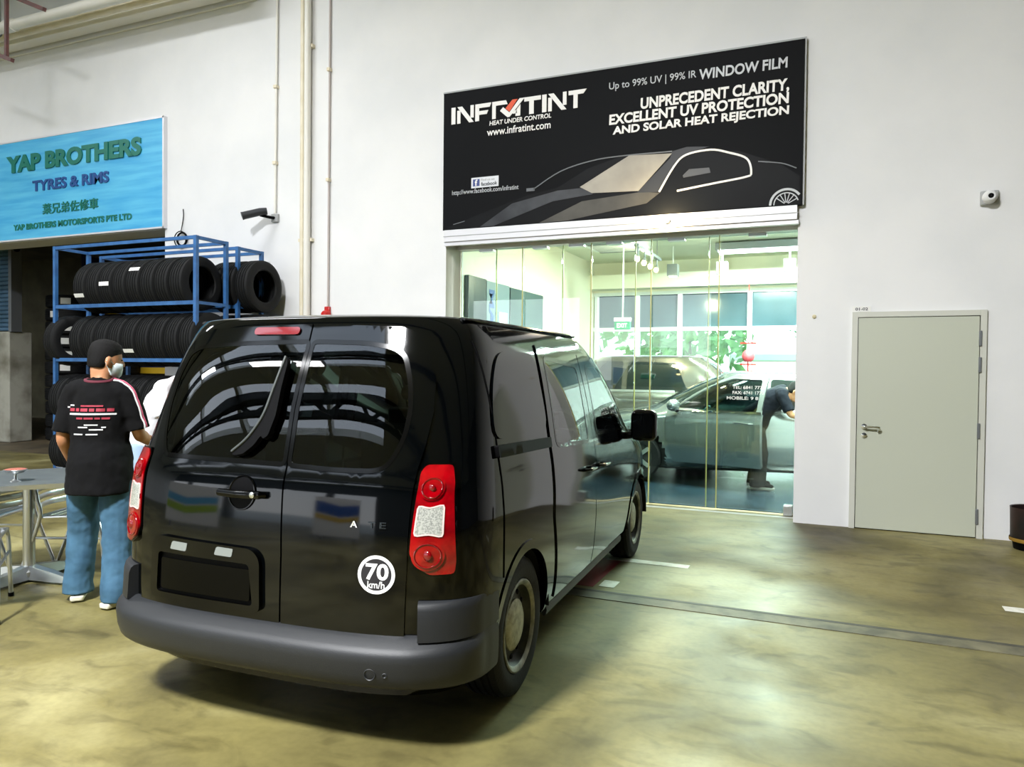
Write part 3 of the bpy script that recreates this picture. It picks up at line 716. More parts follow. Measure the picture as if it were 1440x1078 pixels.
# number plate recess
HP = rnd([(-.555, .505), (-.552, .735), (-.525, .768), (-.01, .757), (.032, .72), (.040, .505)], .03)
PI_ = rnd([(-.515, .53), (-.510, .70), (-.02, .695), (.005, .53)], .02)
ph = patch('plate_housing', HP, RS, M_trim, dl, holes=[PI_], off=.032, thick=.03, res=.03)
patch('recess', PI_, RS, M_black, ph, off=.015, thick=.002)
patch('number_plate', rnd([(-.495, .545), (-.495, .675), (-.015, .672), (-.015, .545)], .012), RS, mat('blank_black_plate', '#010101', .25, spec=.12), ph, off=.026, thick=.008)
for x in (-.437, -.195): patch('plate_light', rnd([(x, .718), (x+.012, .752), (x+.097, .750), (x+.09, .716)], .008), RS, mat('plate_lamp_lens', '#7b807d', .3), ph, off=.0345, thick=.004)
# sticker and badge letters
st = patch('speed_sticker', disc(.545, .702, .074, 40), RS, mat('white_vinyl', '#f2f1f0', .5), dr, holes=[disc(.545, .702, .061, 40)], off=.0128, thick=.0008, res=.02)
patch('sticker_ground', disc(.545, .702, .0612, 40), RS, mat('dark_vinyl', '#1c1a20', .5), st, off=.0126, thick=.0004, res=.02)
fs_ = onsurf(RS, .0128)
text('sticker_lettering', '70', .503, .594, .681, .745, fs_, MATS['white_vinyl'], st, .028, 0, 1.0, .0008, world=False)
text('sticker_lettering', 'km/h', .512, .580, .650, .677, fs_, MATS['white_vinyl'], st, .012, 0, 1, .0008, world=False)
text('badge_letter', 'A', .432, .462, .877, .902, fs_, M_chrome, dr, .02, 0, 1, .004, world=False)
M_dch = mat('smoked_chrome', '#3c4144', .25, .9)
text('badge_letter', 'T', .505, .535, .878, .902, fs_, M_dch, dr, .02, 0, 1, .004, world=False)
text('badge_letter', 'E', .552, .578, .878, .902, fs_, M_dch, dr, .02, 0, 1, .004, world=False)
# tail lamps
LP = [(.674, .876), (.679, .95), (.685, 1.03), (.683, 1.09), (.70, 1.117), (.785, 1.117), (.802, 1.05), (.815, .9), (.824, .76), (.820, .711), (.743, .709), (.70, .735), (.670, .785)]
CP = [(.694, .968), (.733, .957), (.777, .972), (.779, .853), (.735, .864), (.685, .856)]
for sg in (-1, 1):
    fl = lambda P: [(sg*x, z) for x, z in P]
    tl = patch('tail_lamp', rnd(fl(LP), .012, 2), RS, M_lred, V, off=.02, thick=.02, res=.018)
    patch('seal', grow(fl(LP), .007), RS, M_trim, tl, holes=[grow(fl(LP), -.001)], off=.016, thick=.016, res=.02)
    c = patch('clear_lens', rnd(fl(CP), .012, 2), RS, M_lclear, tl, off=.0225, thick=.004, res=.018); c['label'] = 'clear ribbed lens'
    patch('clear_lens_rim', grow(rnd(fl(CP), .012, 2), .004), RS, mat('white_lens_rim', '#e8c8c4', .2, 0, 1), tl, holes=[grow(rnd(fl(CP), .012, 2), -.001)], off=.0235, thick=.004, res=.02)
    for cz, r in ((1.03, .042), (.782, .056)):
        patch('round_lens', disc(sg*.733, cz, r, 26), RS, M_lred, tl, off=.026, thick=.006, res=.018)
        mb = MB(); ff = onsurf(RS, .026); mb.tube([ff(sg*.733+r*.8*math.cos(a*PI/13), cz+r*.8*math.sin(a*PI/13), 0) for a in range(26)], .004, 6, closed=True); mb.out('lens_ring', M_lred2, tl, world=False)
        mb = MB(); mb.ball(ff(sg*.733, cz, 0), (r*.36, .008, r*.36)); mb.out('lens_centre', M_lred2, tl, world=False)
# bumper
def path(z, y_end, n=34):
    w_ = VAN.W(z); a = VAN.YR(z); d = VAN.D(z); P = []
    for i in range(n+1):
        th = PI/2*i/n; P.append(Vector((w_*math.sin(th)**(2/VAN.n), a+d*(1-math.cos(th)**(2/VAN.n)), 0)))
    k = 4
    for i in range(1, k+1): P.append(Vector((w_, a+d+(y_end-a-d)*i/k, 0))) if y_end > a+d else None
    P = [Vector((-p.x, p.y, 0)) for p in P[:0:-1]]+P
    return P
def sweep(P, sec, keep=None, taper=None):
    mb = MB(); N = len(P); rows = []
    for i in range(N):
        t = (P[min(i+1, N-1)]-P[max(i-1, 0)]).normalized(); n = Vector((t.y, -t.x, 0))
        s_ = taper(P[i]) if taper else 1
        rows.append([P[i]+n*o*(s_ if o > 0 else 1)+Vector((0, 0, z)) for o, z in sec])
    m = len(sec); vs = [p for r in rows for p in r]; fs = []
    for i in range(N-1):
        for k in range(m): fs.append((i*m+k, i*m+(k+1) % m, (i+1)*m+(k+1) % m, (i+1)*m+k))
    fs.append(tuple(range(m))[::-1]); fs.append(tuple((N-1)*m+k for k in range(m)))
    mb.add(vs, fs); return mb
P = path(.45, .43)
tp = lambda p: .12+.88*min(1, max(0, (.33-p.y)/.22))
sec = [(-.02, .475), (.012, .472), (.03, .462), (.062, .442), (.078, .428), (.086, .41), (.086, .385), (.080, .34), (.066, .30), (.045, .28), (.0, .268), (-.03, .268)]
bp_ = sweep(P, sec, taper=tp).out('rear_bumper', M_bumper, V, smooth=38, world=False)
for sg in (-1, 1):
    Q = [p for p in path(.5, .43) if sg*p.x > .705]
    if sg < 0: Q = Q
    sweep(Q, [(-.02, .46), (.05, .46), (.046, .52), (.042, .575), (.034, .595), (.02, .605), (-.02, .608)], taper=tp).out('bumper_corner', M_bumper, bp_, smooth=38, world=False)
fbp = onsurf(((lambda x, z: Vector((x, VAN.rear_y(x, .45)-.081, z))), Vector((0, -1, 0))))
for x, r in ((.565, .021), (.622, .008)):
    mb = MB(); mb.tube([fbp(x+r*math.cos(a*PI/10), .345+r*math.sin(a*PI/10), .002) for a in range(20)], .003, 5, closed=True); mb.out('tow_eye_cover', M_bumper, bp_, world=False)
# sides
for sg in (-1, 1):
    SS = VAN.side(sg); W_ = 'right' if sg > 0 else 'left'
    sd = patch('sliding_door', [(1.30, .31), (2.055, .31), (2.06, 1.0), (2.025, 1.3), (1.985, 1.59), (1.24, 1.625), (1.212, 1.2), (1.215, .75), (1.275, .5)], SS, M_paint, V, holes=[grow(SLW, .004)], off=.008, thick=.012)
    patch('window', grow(SLW, -.001), SS, G_side, sd, off=.0075, thick=0)
    patch('window_seal', grow(SLW, .003), SS, M_trim, sd, holes=[grow(SLW, -.02)], off=.0095, thick=.01)
    fd = patch('front_door', [(2.07, .31), (3.03, .31), (3.10, .6), (3.16, 1.0), (3.06, 1.18), (2.8, 1.44), (2.48, 1.575), (2.0, 1.59), (2.038, 1.3), (2.074, 1.0)], SS, M_paint, V, holes=[grow(FDW, .004)], off=.008, thick=.012)
    patch('window', grow(FDW, -.001), SS, G_side if 0 else G_clear, fd, off=.0075, thick=0)
    patch('window_seal', grow(FDW, .003), SS, M_trim, fd, holes=[grow(FDW, -.02)], off=.0095, thick=.01)
    fss = onsurf(SS)
    for par, y0, y1, z in ((sd, 1.78, 1.93, .915), (fd, 2.12, 2.27, .905)):
        mb = MB(); mb.tube([fss(y, z, d) for y, d in ((y0, .012), (y0+.02, .04), (y1-.02, .04), (y1, .012))], [(.012, .01), (.015, .01), (.015, .01), (.012, .01)], 10); mb.out('door_handle', M_trim, par, world=False)
    q = patch('quarter_panel', rnd([(.475, 1.20), (1.185, 1.20), (1.17, 1.575), (.78, 1.585), (.66, 1.56), (.56, 1.46), (.50, 1.34)], .08), SS, M_paint, V, off=.009, thick=.012)
    patch('door_rail', rnd([(.47, 1.125), (1.19, 1.105), (1.19, 1.155), (.47, 1.178)], .008), SS, M_black, V, off=.02, thick=.02)
    # wheel arch lips
    for hy in HUBY:
        a0 = [PI*k/24 for k in range(-1, 26)]
        ring = [(hy+.395*math.cos(a), max(HUBZ+.395*math.sin(a), .27)) for a in a0]+[(hy+.352*math.cos(a), max(HUBZ+.352*math.sin(a), .27)) for a in a0[::-1]]
        patch('wheel_arch', ring, SS, M_paint if hy > 1 or 1 else M_bumper, V, off=.006, thick=.04, res=.03)
    # sill and seams
    mb = MB(); mb.tube([fss(y, .255, .004) for y in [1.24+.1*i for i in range(19)]], [(.016, .03)]*19, 8); mb.out('sill', M_bumper, V, world=False)
    mb = MB(); mb.tube([Vector((sg*(VAN.side_x(y, 1.70)-.012), y, 1.712)) for y in [.52+.1*i for i in range(21)]], [(.02, .010)]*21, 8); mb.out('roof_moulding', M_trim, V, world=False)
    mb = MB(); mb.tube([fss(.50-.0*z, z, .001) for z in [.62+.05*i for i in range(21)]], .0035, 6); mb.out('panel_seam', M_black, V, world=False)
    # mirrors
    mh = MB(); mh.box(sg*1.03-.095, sg*1.03+.095, 2.965, 3.09, .985, 1.215); mr = mh.out('door_mirror', M_trim, V, smooth=60, bevel=.05, seg=5, world=False)
    mb = MB(); mb.tube([(sg*.86, 3.02, 1.01), (sg*.95, 3.03, 1.03), (sg*1.0, 3.03, 1.06)], [.03, .028, .035], 10); mb.out('stem', M_black, mr, world=False)
    mb = MB(); mb.box(sg*1.03-.072, sg*1.03+.072, 2.958, 2.966, 1.01, 1.19); mb.out('mirror_glass', mat('dark_mirror_glass', '#4a5052', .05, 1), mr, world=False)
    patch('headlamp', rnd([(sg*.42, .78), (sg*.44, .92), (sg*.78, .96), (sg*.8, .82)], .04), FS, M_lclear, V, off=.01, thick=.012)
patch('windscreen', grow(WSC, .004), FS, G_clear, V, off=.003, thick=0)
# wheels
M_rim = mat('dirty_steel_rim', '#8d8c80', .42, .55, col2='#5a5a52', scale=18); M_cap = mat('dusty_silver_cap', '#b5b39c', .5, .3, col2='#8c8a76', scale=30); M_rimd = mat('dark_rim_face', '#3c3d3a', .5, .5, col2='#26272a', scale=14)
def tyre_prof(R, w_, rim):
    h = w_/2; g = .008
    pr = [(rim, -h*.78), (rim+.012, -h*.92), ((R+rim)/2, -h), (R-.03, -h*.94), (R-.008, -h*.82)]
    for c in (-.52, -.18, .18, .52):
        pr += [(R, c*h-.007), (R-g, c*h-.005), (R-g, c*h+.005), (R, c*h+.007)]
    pr += [(R-.008, h*.82), (R-.03, h*.94), ((R+rim)/2, h), (rim+.012, h*.92), (rim, h*.78)]
    return pr
for sg in (-1, 1):
    for hy in HUBY:
        c = (sg*.785, hy, HUBZ)
        ty = MB().lathe(tyre_prof(RW, .20, .205), c, 'X', 56).out('wheel', M_rubber, V, world=False)
        o = sg
        rm = MB().lathe([(.001, o*.058), (.11, o*.06), (.135, o*.052), (.165, o*.045), (.178, o*.058), (.185, o*.082), (.200, o*.086), (.208, o*.092), (.210, o*.085), (.206, o*.06), (.19, -o*.05), (.001, -o*.06)], c, 'X', 48).out('rim', M_rimd, ty, world=False)
        MB().lathe([(.182, o*.083), (.19, o*.092), (.204, o*.096), (.2105, o*.093), (.2105, o*.085)], c, 'X', 48).out('rim_edge', M_rim, ty, world=False)
        MB().lathe([(.001, o*.082), (.06, o*.081), (.098, o*.076), (.116, o*.066), (.118, o*.052)], c, 'X', 40).out('hub_cap', M_cap, ty, world=False)
        mb = MB()
        for k in range(12):
            a = 2*PI*k/12; mb.ball((c[0]+o*.05, hy+.15*math.cos(a), HUBZ+.15*math.sin(a)), (.008, .014, .014), 10, 6)
        mb.out('vent_holes', M_black, ty, world=False)
# wheel wells, floor pan, seats
for sg in (-1, 1):
    for hy in HUBY:
        R = .385; n = 18; mb = MB()
        p = lambda x, t: (x, hy+R*math.cos(t), HUBZ+R*math.sin(t)-.02)
        for k in range(n):
            a, b = PI*k/n, PI*(k+1)/n
            mb.add([p(sg*.55, a), p(sg*.55, b), p(sg*.895, b), p(sg*.895, a)], [(0, 1, 2, 3)])
        mb.add([p(sg*.55, PI*k/n) for k in range(n+1)], [tuple(range(n+1))])
        mb.out('wheel_well', M_inner, V, world=False)
MB().box(-.78, .78, .25, 3.5, .40, .44).box(-.76, .76, 2.06, 2.09, .44, 1.12).out('cabin_floor', M_inner, V, world=False)
for x in (-.38, .38):
    mb = MB(); mb.box(x-.24, x+.24, 2.3, 2.8, .6, .78); mb.box(x-.23, x+.23, 2.16, 2.28, .7, 1.22); mb.tube([(x-.12, 2.2, 1.33), (x+.12, 2.2, 1.33)], [(.06, .05), (.06, .05)], 12); mb.box(x-.05, x+.05, 2.19, 2.22, 1.2, 1.3)
    mb.out('front_seat', M_inner, V, bevel=.03, world=False)
mb = MB(); mb.tube([(.38+.18*math.cos(a*PI/12), 2.98+.06*math.sin(a*PI/12), 1.02+.17*math.sin(a*PI/12)) for a in range(24)], .014, 8, closed=True); mb.bar((.38, 2.98, 1.02), (.38, 3.3, .9), .05, .05); mb.out('steering_wheel', M_inner, V, world=False)
MB().box(-.7, .7, 3.1, 3.55, .8, 1.02).out('dashboard', M_inner, V, bevel=.05, world=False)
# ---------------------------------------------------------------- tyre racks and tyres
RX0, RX1 = -9.31, -6.88
SHELF = [.16, .82, 1.587, 2.27]
def rack(label, y0, y1, x0, x1, top, shelves):
    t = thing('tyre_rack', label, 'rack', ((x0+x1)/2, (y0+y1)/2, 0), group=None)
    for x in (x0, x1):
        for y in (y0, y1): MB().box(x-.022, x+.022, y-.022, y+.022, 0, top).out('post', M_bluesteel, t)
    for y in (y0, y1): MB().box(x0, x1, y-.018, y+.018, top-.04, top-.001).out('top_rail', M_bluesteel, t)
    for x in (x0, x1): MB().box(x-.018, x+.018, y0, y1, top-.04, top-.002).out('end_rail', M_bluesteel, t)
    for z in shelves:
        for y in (y0, y1): MB().box(x0, x1, y-.016, y+.016, z-.045, z).out('shelf_rail', M_bluesteel, t)
        for x in (x0, x1): MB().box(x-.014, x+.014, y0, y1, z-.04, z-.005).out('end_rail', M_bluesteel, t)
    return t
rack('tall blue steel tyre rack in front, nearest the dark shop opening', 6.6, 7.07, RX0, RX1, 3.03, SHELF)
rack('second blue steel tyre rack close behind the front one, against the wall', 7.27, 7.69, RX0, RX1, 3.0, SHELF)
TR = .33
def loose_tyre(name='tyre', w_=.222):
    me = MB().lathe(tyre_prof(TR, w_, .20), (0, 0, 0), 'X', 56); return me
_t0 = loose_tyre().out('tyre', M_rubber, None); _tmesh = _t0.data; bpy.data.objects.remove(_t0)
_t1 = loose_tyre(w_=.25).out('tyre', M_rubber, None); _wmesh = _t1.data; bpy.data.objects.remove(_t1)
ORD = ['leftmost', 'second from the left', 'third from the left', 'fourth from the left', 'fifth from the left', 'sixth from the left', 'seventh from the left', 'eighth from the left', 'ninth from the left', 'tenth from the left']
def tyre(x, y, z, label, group, rz=0, mesh=None, lab=None, tilt=0):
    o = bpy.data.objects.new('tyre', mesh or _tmesh); COL.objects.link(o); o.location = (x, y, z); o.rotation_euler = (0, tilt, rz)
    tag(o, label, 'tyre', group)
    if lab is not None:   # paper band across the tread, lab = angle down from the top toward the viewer
        mb = MB(); hw = .085; n = 4
        for i in range(n):
            a0 = lab-.075+.15*i/n; a1 = lab-.075+.15*(i+1)/n; r = TR+.003
            mb.add([(-hw, -r*math.sin(a0), r*math.cos(a0)), (hw, -r*math.sin(a0), r*math.cos(a0)), (hw, -r*math.sin(a1), r*math.cos(a1)), (-hw, -r*math.sin(a1), r*math.cos(a1))], [(0, 1, 2, 3)])
        l = mb.out('paper_label', M_label, o, world=False); l['label'] = 'white paper label'
    return o
YC = 6.835; DZ = .228
G1 = 'tyres on the top shelf of the front rack'
for i in range(8):
    tyre(-8.77+.236*i, YC, SHELF[3]+DZ, ORD[i]+' tyre on the top shelf of the front rack', G1, lab={0: 1.95, 2: 1.55, 4: 1.02}.get(i))
G2 = 'tyres on the middle shelf of the front rack'
tyre(-9.28, YC-.02, SHELF[2]+DZ, 'askew tyre at the left end of the middle shelf, showing its hollow', G2, rz=-.16, mesh=_wmesh)
for i in range(9):
    tyre(-8.85+.236*i, YC, SHELF[2]+DZ, ORD[i]+' upright tyre on the middle shelf of the front rack', G2, lab={4: 2.0}.get(i))
G3 = 'tyres on the lower shelf of the front rack'
for i in range(9):
    tyre(-9.24+.238*i, YC, SHELF[1]+DZ, ORD[i]+' tyre on the waist-high shelf of the front rack', G3)
G4 = 'tyres on the bottom shelf of the front rack'
for i in range(3):
    tyre(-9.24+.238*i, YC, SHELF[0]+DZ, ORD[i]+' tyre on the bottom shelf of the front rack', G4, lab={0: 2.35}.get(i))
G5 = 'tyres on the rear rack'
for i in range(3):
    tyre(-7.20+.235*i, 7.48, SHELF[3]+.245, 'tyre on the top shelf of the rear rack, '+['third from its right end', 'second from its right end', 'sticking out past the right post'][i], G5)
for i in range(3):
    tyre(-7.20+.235*i, 7.48, SHELF[2]+.245, 'tyre on the middle shelf of the rear rack, '+['third from its right end', 'second from its right end', 'at its right end'][i], G5)
# flat stacks of tyres inside the dark shop
def flat_stack(x, y, n, where, group, ang, step=.262, r=.40):
    prof = tyre_prof(r, .255, .22)
    base = MB().lathe(prof, (0, 0, 0), 'Z', 48).out('tyre', M_rubber, None); me = base.data; bpy.data.objects.remove(base)
    for k in range(n):
        o = bpy.data.objects.new('tyre', me); COL.objects.link(o); o.location = (x+random.uniform(-.012, .012), y, .13+k*step)
        pos = 'lowest tyre' if k == 0 else ('topmost tyre' if k == n-1 else ['second', 'third', 'fourth', 'fifth', 'sixth', 'seventh', 'eighth', 'ninth', 'tenth'][k-1]+' tyre from the floor')
        tag(o, pos.replace(' from the floor', ' up')+' of the flat stack '+where, 'tyre', group)
        if k < n-1 or where.startswith('beside'):
            mb = MB(); a = ang+random.uniform(-.05, .05); hh = .06
            if k == n-2: a -= .55
            for i in range(4):
                a0 = a-.22+.44*i/4; a1 = a-.22+.44*(i+1)/4; rr = r+.003
                mb.add([(rr*math.cos(a0), rr*math.sin(a0), -hh), (rr*math.cos(a1), rr*math.sin(a1), -hh), (rr*math.cos(a1), rr*math.sin(a1), hh), (rr*math.cos(a0), rr*math.sin(a0), hh)], [(0, 1, 2, 3)])
            l = mb.out('paper_label', M_label, o, world=False)
flat_stack(-14.15, 10.3, 11, 'beside the grey pier in the dark shop', 'flat stack of labelled tyres', -.72)
flat_stack(-13.15, 10.6, 8, 'partly behind the front rack in the dark shop', 'flat stack of tyres behind the rack', -1.0)
# navy rack with yellow beams deeper inside
t = thing('pallet_rack', 'navy pallet rack with yellow beams deep in the dark shop', 'rack', (-13.2, 11.4, 0))
M_navyst = mat('navy_painted_steel', '#1b2450', .5)
for x in (-14.6, -11.4):
    for y in (11.0, 11.9): MB().box(x-.05, x+.05, y-.04, y+.04, 0, 3.85).out('upright', M_navyst, t)
    MB().box(x-.02, x+.02, 11.0, 11.9, .4, 3.8).out('side_sheet', M_navyst, t)
for z in (3.45, 2.62, 1.4):
    MB().box(-14.1, -11.4, 10.97, 11.04, z-.06, z+.06).out('beam', M_yellow, t); MB().box(-14.5, -11.45, 11.03, 11.9, z+.06, z+.085).out('deck', M_navyst, t)
o = MB().lathe(tyre_prof(.42, .24, .22), (-13.9, 11.45, 3.66), 'Z', 40).out('tyre', M_rubber); tag(o, 'black tyre lying flat on top of the navy pallet rack', 'tyre')
t = thing('bullet_camera', 'small black camera on a bracket high inside the dark shop, left of the tyre racks', 'security camera', (-14.3, 9.3, 3.55))
MB().tube([(-14.43, 9.32, 3.72), (-14.25, 9.25, 3.70), (-14.1, 9.2, 3.66)], .03, 8).out('bracket', M_black, t)
MB().tube([(-14.16, 9.2, 3.70), (-13.86, 9.08, 3.62)], .055, 12).out('camera_body', M_black, t)

# ---------------------------------------------------------------- bistro table and chairs
TX, TY = -5.10, 3.42
t = thing('bistro_table', 'square grey cafe table on a thick aluminium column at the left edge', 'table', (TX, TY, 0))
M_ttop = mat('grey_laminate_top', '#5e6362', .35, col2='#53585a', scale=8)
Rt = Matrix.Rotation(math.radians(52), 4, 'Z'); Rt.translation = (TX, TY, 0)
tt = MB().box(-.42, .42, -.42, .42, .695, .72, Rt).out('table_top', M_ttop, t, bevel=.004)
mb = MB(); q = .425
for a, b in (((-q, -q), (q, -q)), ((q, -q), (q, q)), ((q, q), (-q, q)), ((-q, q), (-q, -q))):
    mb.bar(Rt @ Vector((*a, .7075)), Rt @ Vector((*b, .7075)), .012, .03)
mb.out('edge_band', M_alu, tt)
MB().lathe([(.001, .694), (.12, .69), (.125, .675), (.05, .665), (.038, .655), (.038, .09), (.06, .07), (.06, .04), (.001, .04)], (TX, TY, 0), 'Z', 30).out('column', M_alu, t)
for k in range(4):
    a = math.radians(7+90*k); d = Vector((math.cos(a), math.sin(a), 0)); n = Vector((-d.y, d.x, 0)); c = Vector((TX, TY, 0)); mb = MB()
    vs = []
    for s_, hw, zt in ((.03, .04, .11), (.2, .036, .085), (.40, .022, .045)):
        for sg in (-1, 1): vs += [c+d*s_+n*hw*sg+Vector((0, 0, .018)), c+d*s_+n*hw*sg*.7+Vector((0, 0, zt))]
    mb.add(vs, [(0, 1, 5, 4), (4, 5, 9, 8), (2, 6, 7, 3), (6, 10, 11, 7), (1, 3, 7, 5), (5, 7, 11, 9), (0, 4, 6, 2), (4, 8, 10, 6), (0, 2, 3, 1), (8, 9, 11, 10)])
    ft = mb.out('foot', M_alu, t)
    p = c+d*.37; MB().lathe([(.001, 0), (.02, 0), (.02, .02), (.001, .02)], (p.x, p.y, 0), 'Z', 12).out('glide', M_black, ft)
t = thing('ashtray', 'small round ashtray with a red pattern standing on the cafe table', 'ashtray', (-4.98, 3.25, .72))
MB().lathe([(.001, .721), (.035, .721), (.012, .735), (.010, .77), (.05, .782), (.07, .80), (.066, .802), (.045, .79), (.001, .788)], (-4.98, 3.25, 0), 'Z', 26).out('dish', M_alu, t)
MB().lathe([(.05, .795), (.064, .803), (.05, .806), (.001, .803)], (-4.98, 3.25, 0), 'Z', 26).out('red_rim', mat('faded_red_print', '#a8604e', .5), t)
def chair(label, x, y, rz):
    t = thing('bistro_chair', label, 'chair', (x, y, 0), rz, 'aluminium chairs round the cafe table')
    kw = dict(world=False)
    sm = MB(); sm.tube([(-.2, -.2, .44), (.2, -.2, .445), (.215, .2, .45), (-.215, .2, .45)], .013, 8, closed=True); seat = sm.out('seat_frame', M_alu, t, **kw)
    for k in range(7):
        z = .447; yy = -.17+.056*k; MB().box(-.2, .2, yy-.021, yy+.021, z-.004, z+.004).out('seat_slat', M_alu, seat, bevel=.002, **kw)
    for sg in (-1, 1):
        l = MB(); l.tube(catmull([(sg*.20, .12, .45), (sg*.215, .215, .40), (sg*.225, .27, .0)], 5), .0135, 10); q = l.out('leg', M_alu, t, **kw)
        MB().tube([(sg*.225, .27, .0), (sg*.224, .268, .025)], .017, 10).out('foot_cap', M_black, q, **kw)
        l = MB(); l.tube(catmull([(sg*.225, -.35, 0), (sg*.215, -.20, .42), (sg*.21, -.215, .56), (sg*.205, -.24, .66)], 5), .0135, 10); q = l.out('leg', M_alu, t, **kw)
        MB().tube([(sg*.225, -.35, .0), (sg*.2245, -.343, .025)], .017, 10).out('foot_cap', M_black, q, **kw)
        MB().tube([(sg*.215, -.22, .30), (sg*.218, .23, .30)], .009, 8).out('stretcher', M_alu, t, **kw)
    b = MB(); b.tube(catmull([(-.205, -.24, .66), (0, -.28, .665), (.205, -.24, .66)], 6), .0135, 10); br = b.out('back_rail', M_alu, t, **kw)
    for k in range(3):
        z = .625-.055*k; y = -.232+.012*k
        mb = MB(); mb.tube(catmull([(-.205, y, z), (0, y-.045, z), (.205, y, z)], 6), [(.004, .02)]*13, 8, ref=(0, 1, 0)); mb.out('back_slat', M_alu, br, **kw)
    return t
CHAIRS = [('aluminium slatted chair between the cafe table column and the man in jeans', -4.93, 3.72, -1.17),
          ('aluminium slatted chair behind the table column at the left edge', -5.55, 3.42, 1.97),
          ('aluminium chair nearest the camera, cut by the left edge, only its legs in view', -4.80, 2.80, .885)]
for a in CHAIRS: chair(*a)
# ---------------------------------------------------------------- people
M_skin = mat('light_brown_skin', '#c58f68', .55, col2='#b97f5a', scale=12)
M_hair = mat('short_black_hair', '#040303', .7, spec=.25, bump=.5, bscale=220)
def remeshed(mb, name, m, parent, vox=.009, sm=6, decimate=None):
    o = mb.out(name, m, parent, smooth=0, world=False)
    r = o.modifiers.new('r', 'REMESH'); r.mode = 'VOXEL'; r.voxel_size = vox; r.use_smooth_shade = True
    s_ = o.modifiers.new('s', 'SMOOTH'); s_.iterations = sm; s_.factor = .5
    return evaluated(o)
def ell(mb, pts, rad, k=5, n=16, ref=(1, 0, 0)):
    """tapering limb: centre line pts with (half width, half depth) radii"""
    P = catmull(pts, k); R = []
    rr = [Vector((a, b, 0)) for a, b in rad]; R = [(max(v.x, .002), max(v.y, .002)) for v in catmull(rr, k)]
    mb.tube(P, R, n, ref=ref); return mb
def hand(mb, wrist, d, side, up, curl=.5, thumb=1):
    """palm with four curled fingers and a thumb; d along the hand, side across the knuckles, up out of the back of the hand"""
    w_, d, side, up = Vector(wrist), Vector(d).normalized(), Vector(side).normalized(), Vector(up).normalized()
    mb.tube([w_-d*.02, w_+d*.03, w_+d*.07, w_+d*.095], [(.026, .019), (.036, .017), (.041, .016), (.036, .013)], 12, ref=side)
    for i, L in enumerate((.072, .08, .075, .058)):
        b = w_+d*.085+side*(.030-.0205*i)*thumb; p = [b]; dirn = d.copy()
        for j, f in enumerate((.45, .32, .23)):
            a = curl*(.5+.45*j); dirn = (d*math.cos(a)-up*math.sin(a)); b = b+dirn*L*f; p.append(b)
        mb.tube(p, [.0095, .009, .0085, .007], 8)
    b = w_+d*.03+side*.034*thumb; p = [b, b+(d*.6+side*.7*thumb-up*.3).normalized()*.035, b+(d*1.2+side*.9*thumb-up*.7).normalized()*.062]
    mb.tube([b-side*.012*thumb]+p, [.012, .0115, .010, .008], 8)
def head(body, c, yaw, pitch, root, m_hair, hair=True, mask=False, glasses=False):
    """head with jaw, nose, mouth and ears; hair, eyes and mask are its own pieces"""
    R = Matrix.Rotation(yaw, 4, 'Z') @ Matrix.Rotation(pitch, 4, 'X'); R.translation = Vector(c)
    T = lambda x, y, z: R @ Vector((x, y, z))
    def ringset(rows, n=20):
        vs = []; fs = []
        for z, cy, a, b in rows:
            for k in range(n):
                t = 2*PI*k/n; vs.append(T(a*math.cos(t), cy+b*math.sin(t), z))
        for i in range(len(rows)-1):
            for k in range(n): fs.append((i*n+k, i*n+(k+1) % n, (i+1)*n+(k+1) % n, (i+1)*n+k))
        fs.append(tuple(range(n))[::-1]); fs.append(tuple((len(rows)-1)*n+k for k in range(n))); return vs, fs
    body.add(*ringset([(-.118, .045, .022, .028), (-.105, .040, .040, .048), (-.08, .028, .054, .066), (-.045, .015, .064, .082), (0, .004, .072, .094), (.04, -.002, .075, .098), (.08, -.006, .067, .088), (.105, -.008, .048, .064), (.118, -.008, .022, .03)]))
    body.add(*ringset([(-.125, -.022, .05, .052), (-.06, -.03, .052, .055), (-.02, -.03, .05, .05)]))
    body.tube([T(0, .093, .022), T(0, .108, -.005), T(0, .112, -.022), T(0, .095, -.032)], [.008, .011, .014, .010], 8)
    body.tube([T(-.022, .088, -.062), T(0, .097, -.060), T(.022, .088, -.062)], [.005, .008, .005], 8)
    for sg in (-1, 1):
        M2 = R.to_3x3() @ Matrix.Rotation(sg*.35, 3, 'Z')
        body.ball(T(sg*.078, -.008, -.008), (.011, .020, .033), 10, 8, M=M2)
    ex = MB()
    for sg in (-1, 1): ex.ball(T(sg*.031, .086, .012), (.012, .008, .006), 10, 6, M=R.to_3x3())
    hr = None
    parts = [('eyes', ex, mat('dark_eyes', '#191412', .2))]
    if hair:
        hm = MB(); hm.add(*ringset([(-.055, -.048, .060, .050), (-.03, -.040, .070, .066), (0, -.030, .0765, .078), (.04, -.012, .081, .098), (.075, -.004, .080, .102), (.11, -.004, .064, .086), (.132, -.006, .036, .05), (.138, -.006, .012, .016)]))
        parts.append(('hair', hm, m_hair))
    if mask:
        mm = MB(); vs, fs = ringset([(-.115, .052, .030, .034), (-.09, .040, .052, .066), (-.05, .026, .066, .085), (-.012, .018, .066, .090)])
        fr = [f for f in fs if len(f) == 4 and sum(((R.inverted() @ Vector(vs[i])).y for i in f))/4 > .012]
        mm.add(vs, fr)
        for sg in (-1, 1):
            mm.tube([T(sg*.066, .03, -.02), T(sg*.083, -.01, .01), T(sg*.086, -.022, -.005)], .0022, 5); mm.tube([T(sg*.058, .03, -.085), T(sg*.078, -.012, -.04), T(sg*.084, -.024, -.015)], .0022, 5)
        parts.append(('face_mask', mm, mat('pale_blue_mask', '#cfdde0', .7)))
    return parts
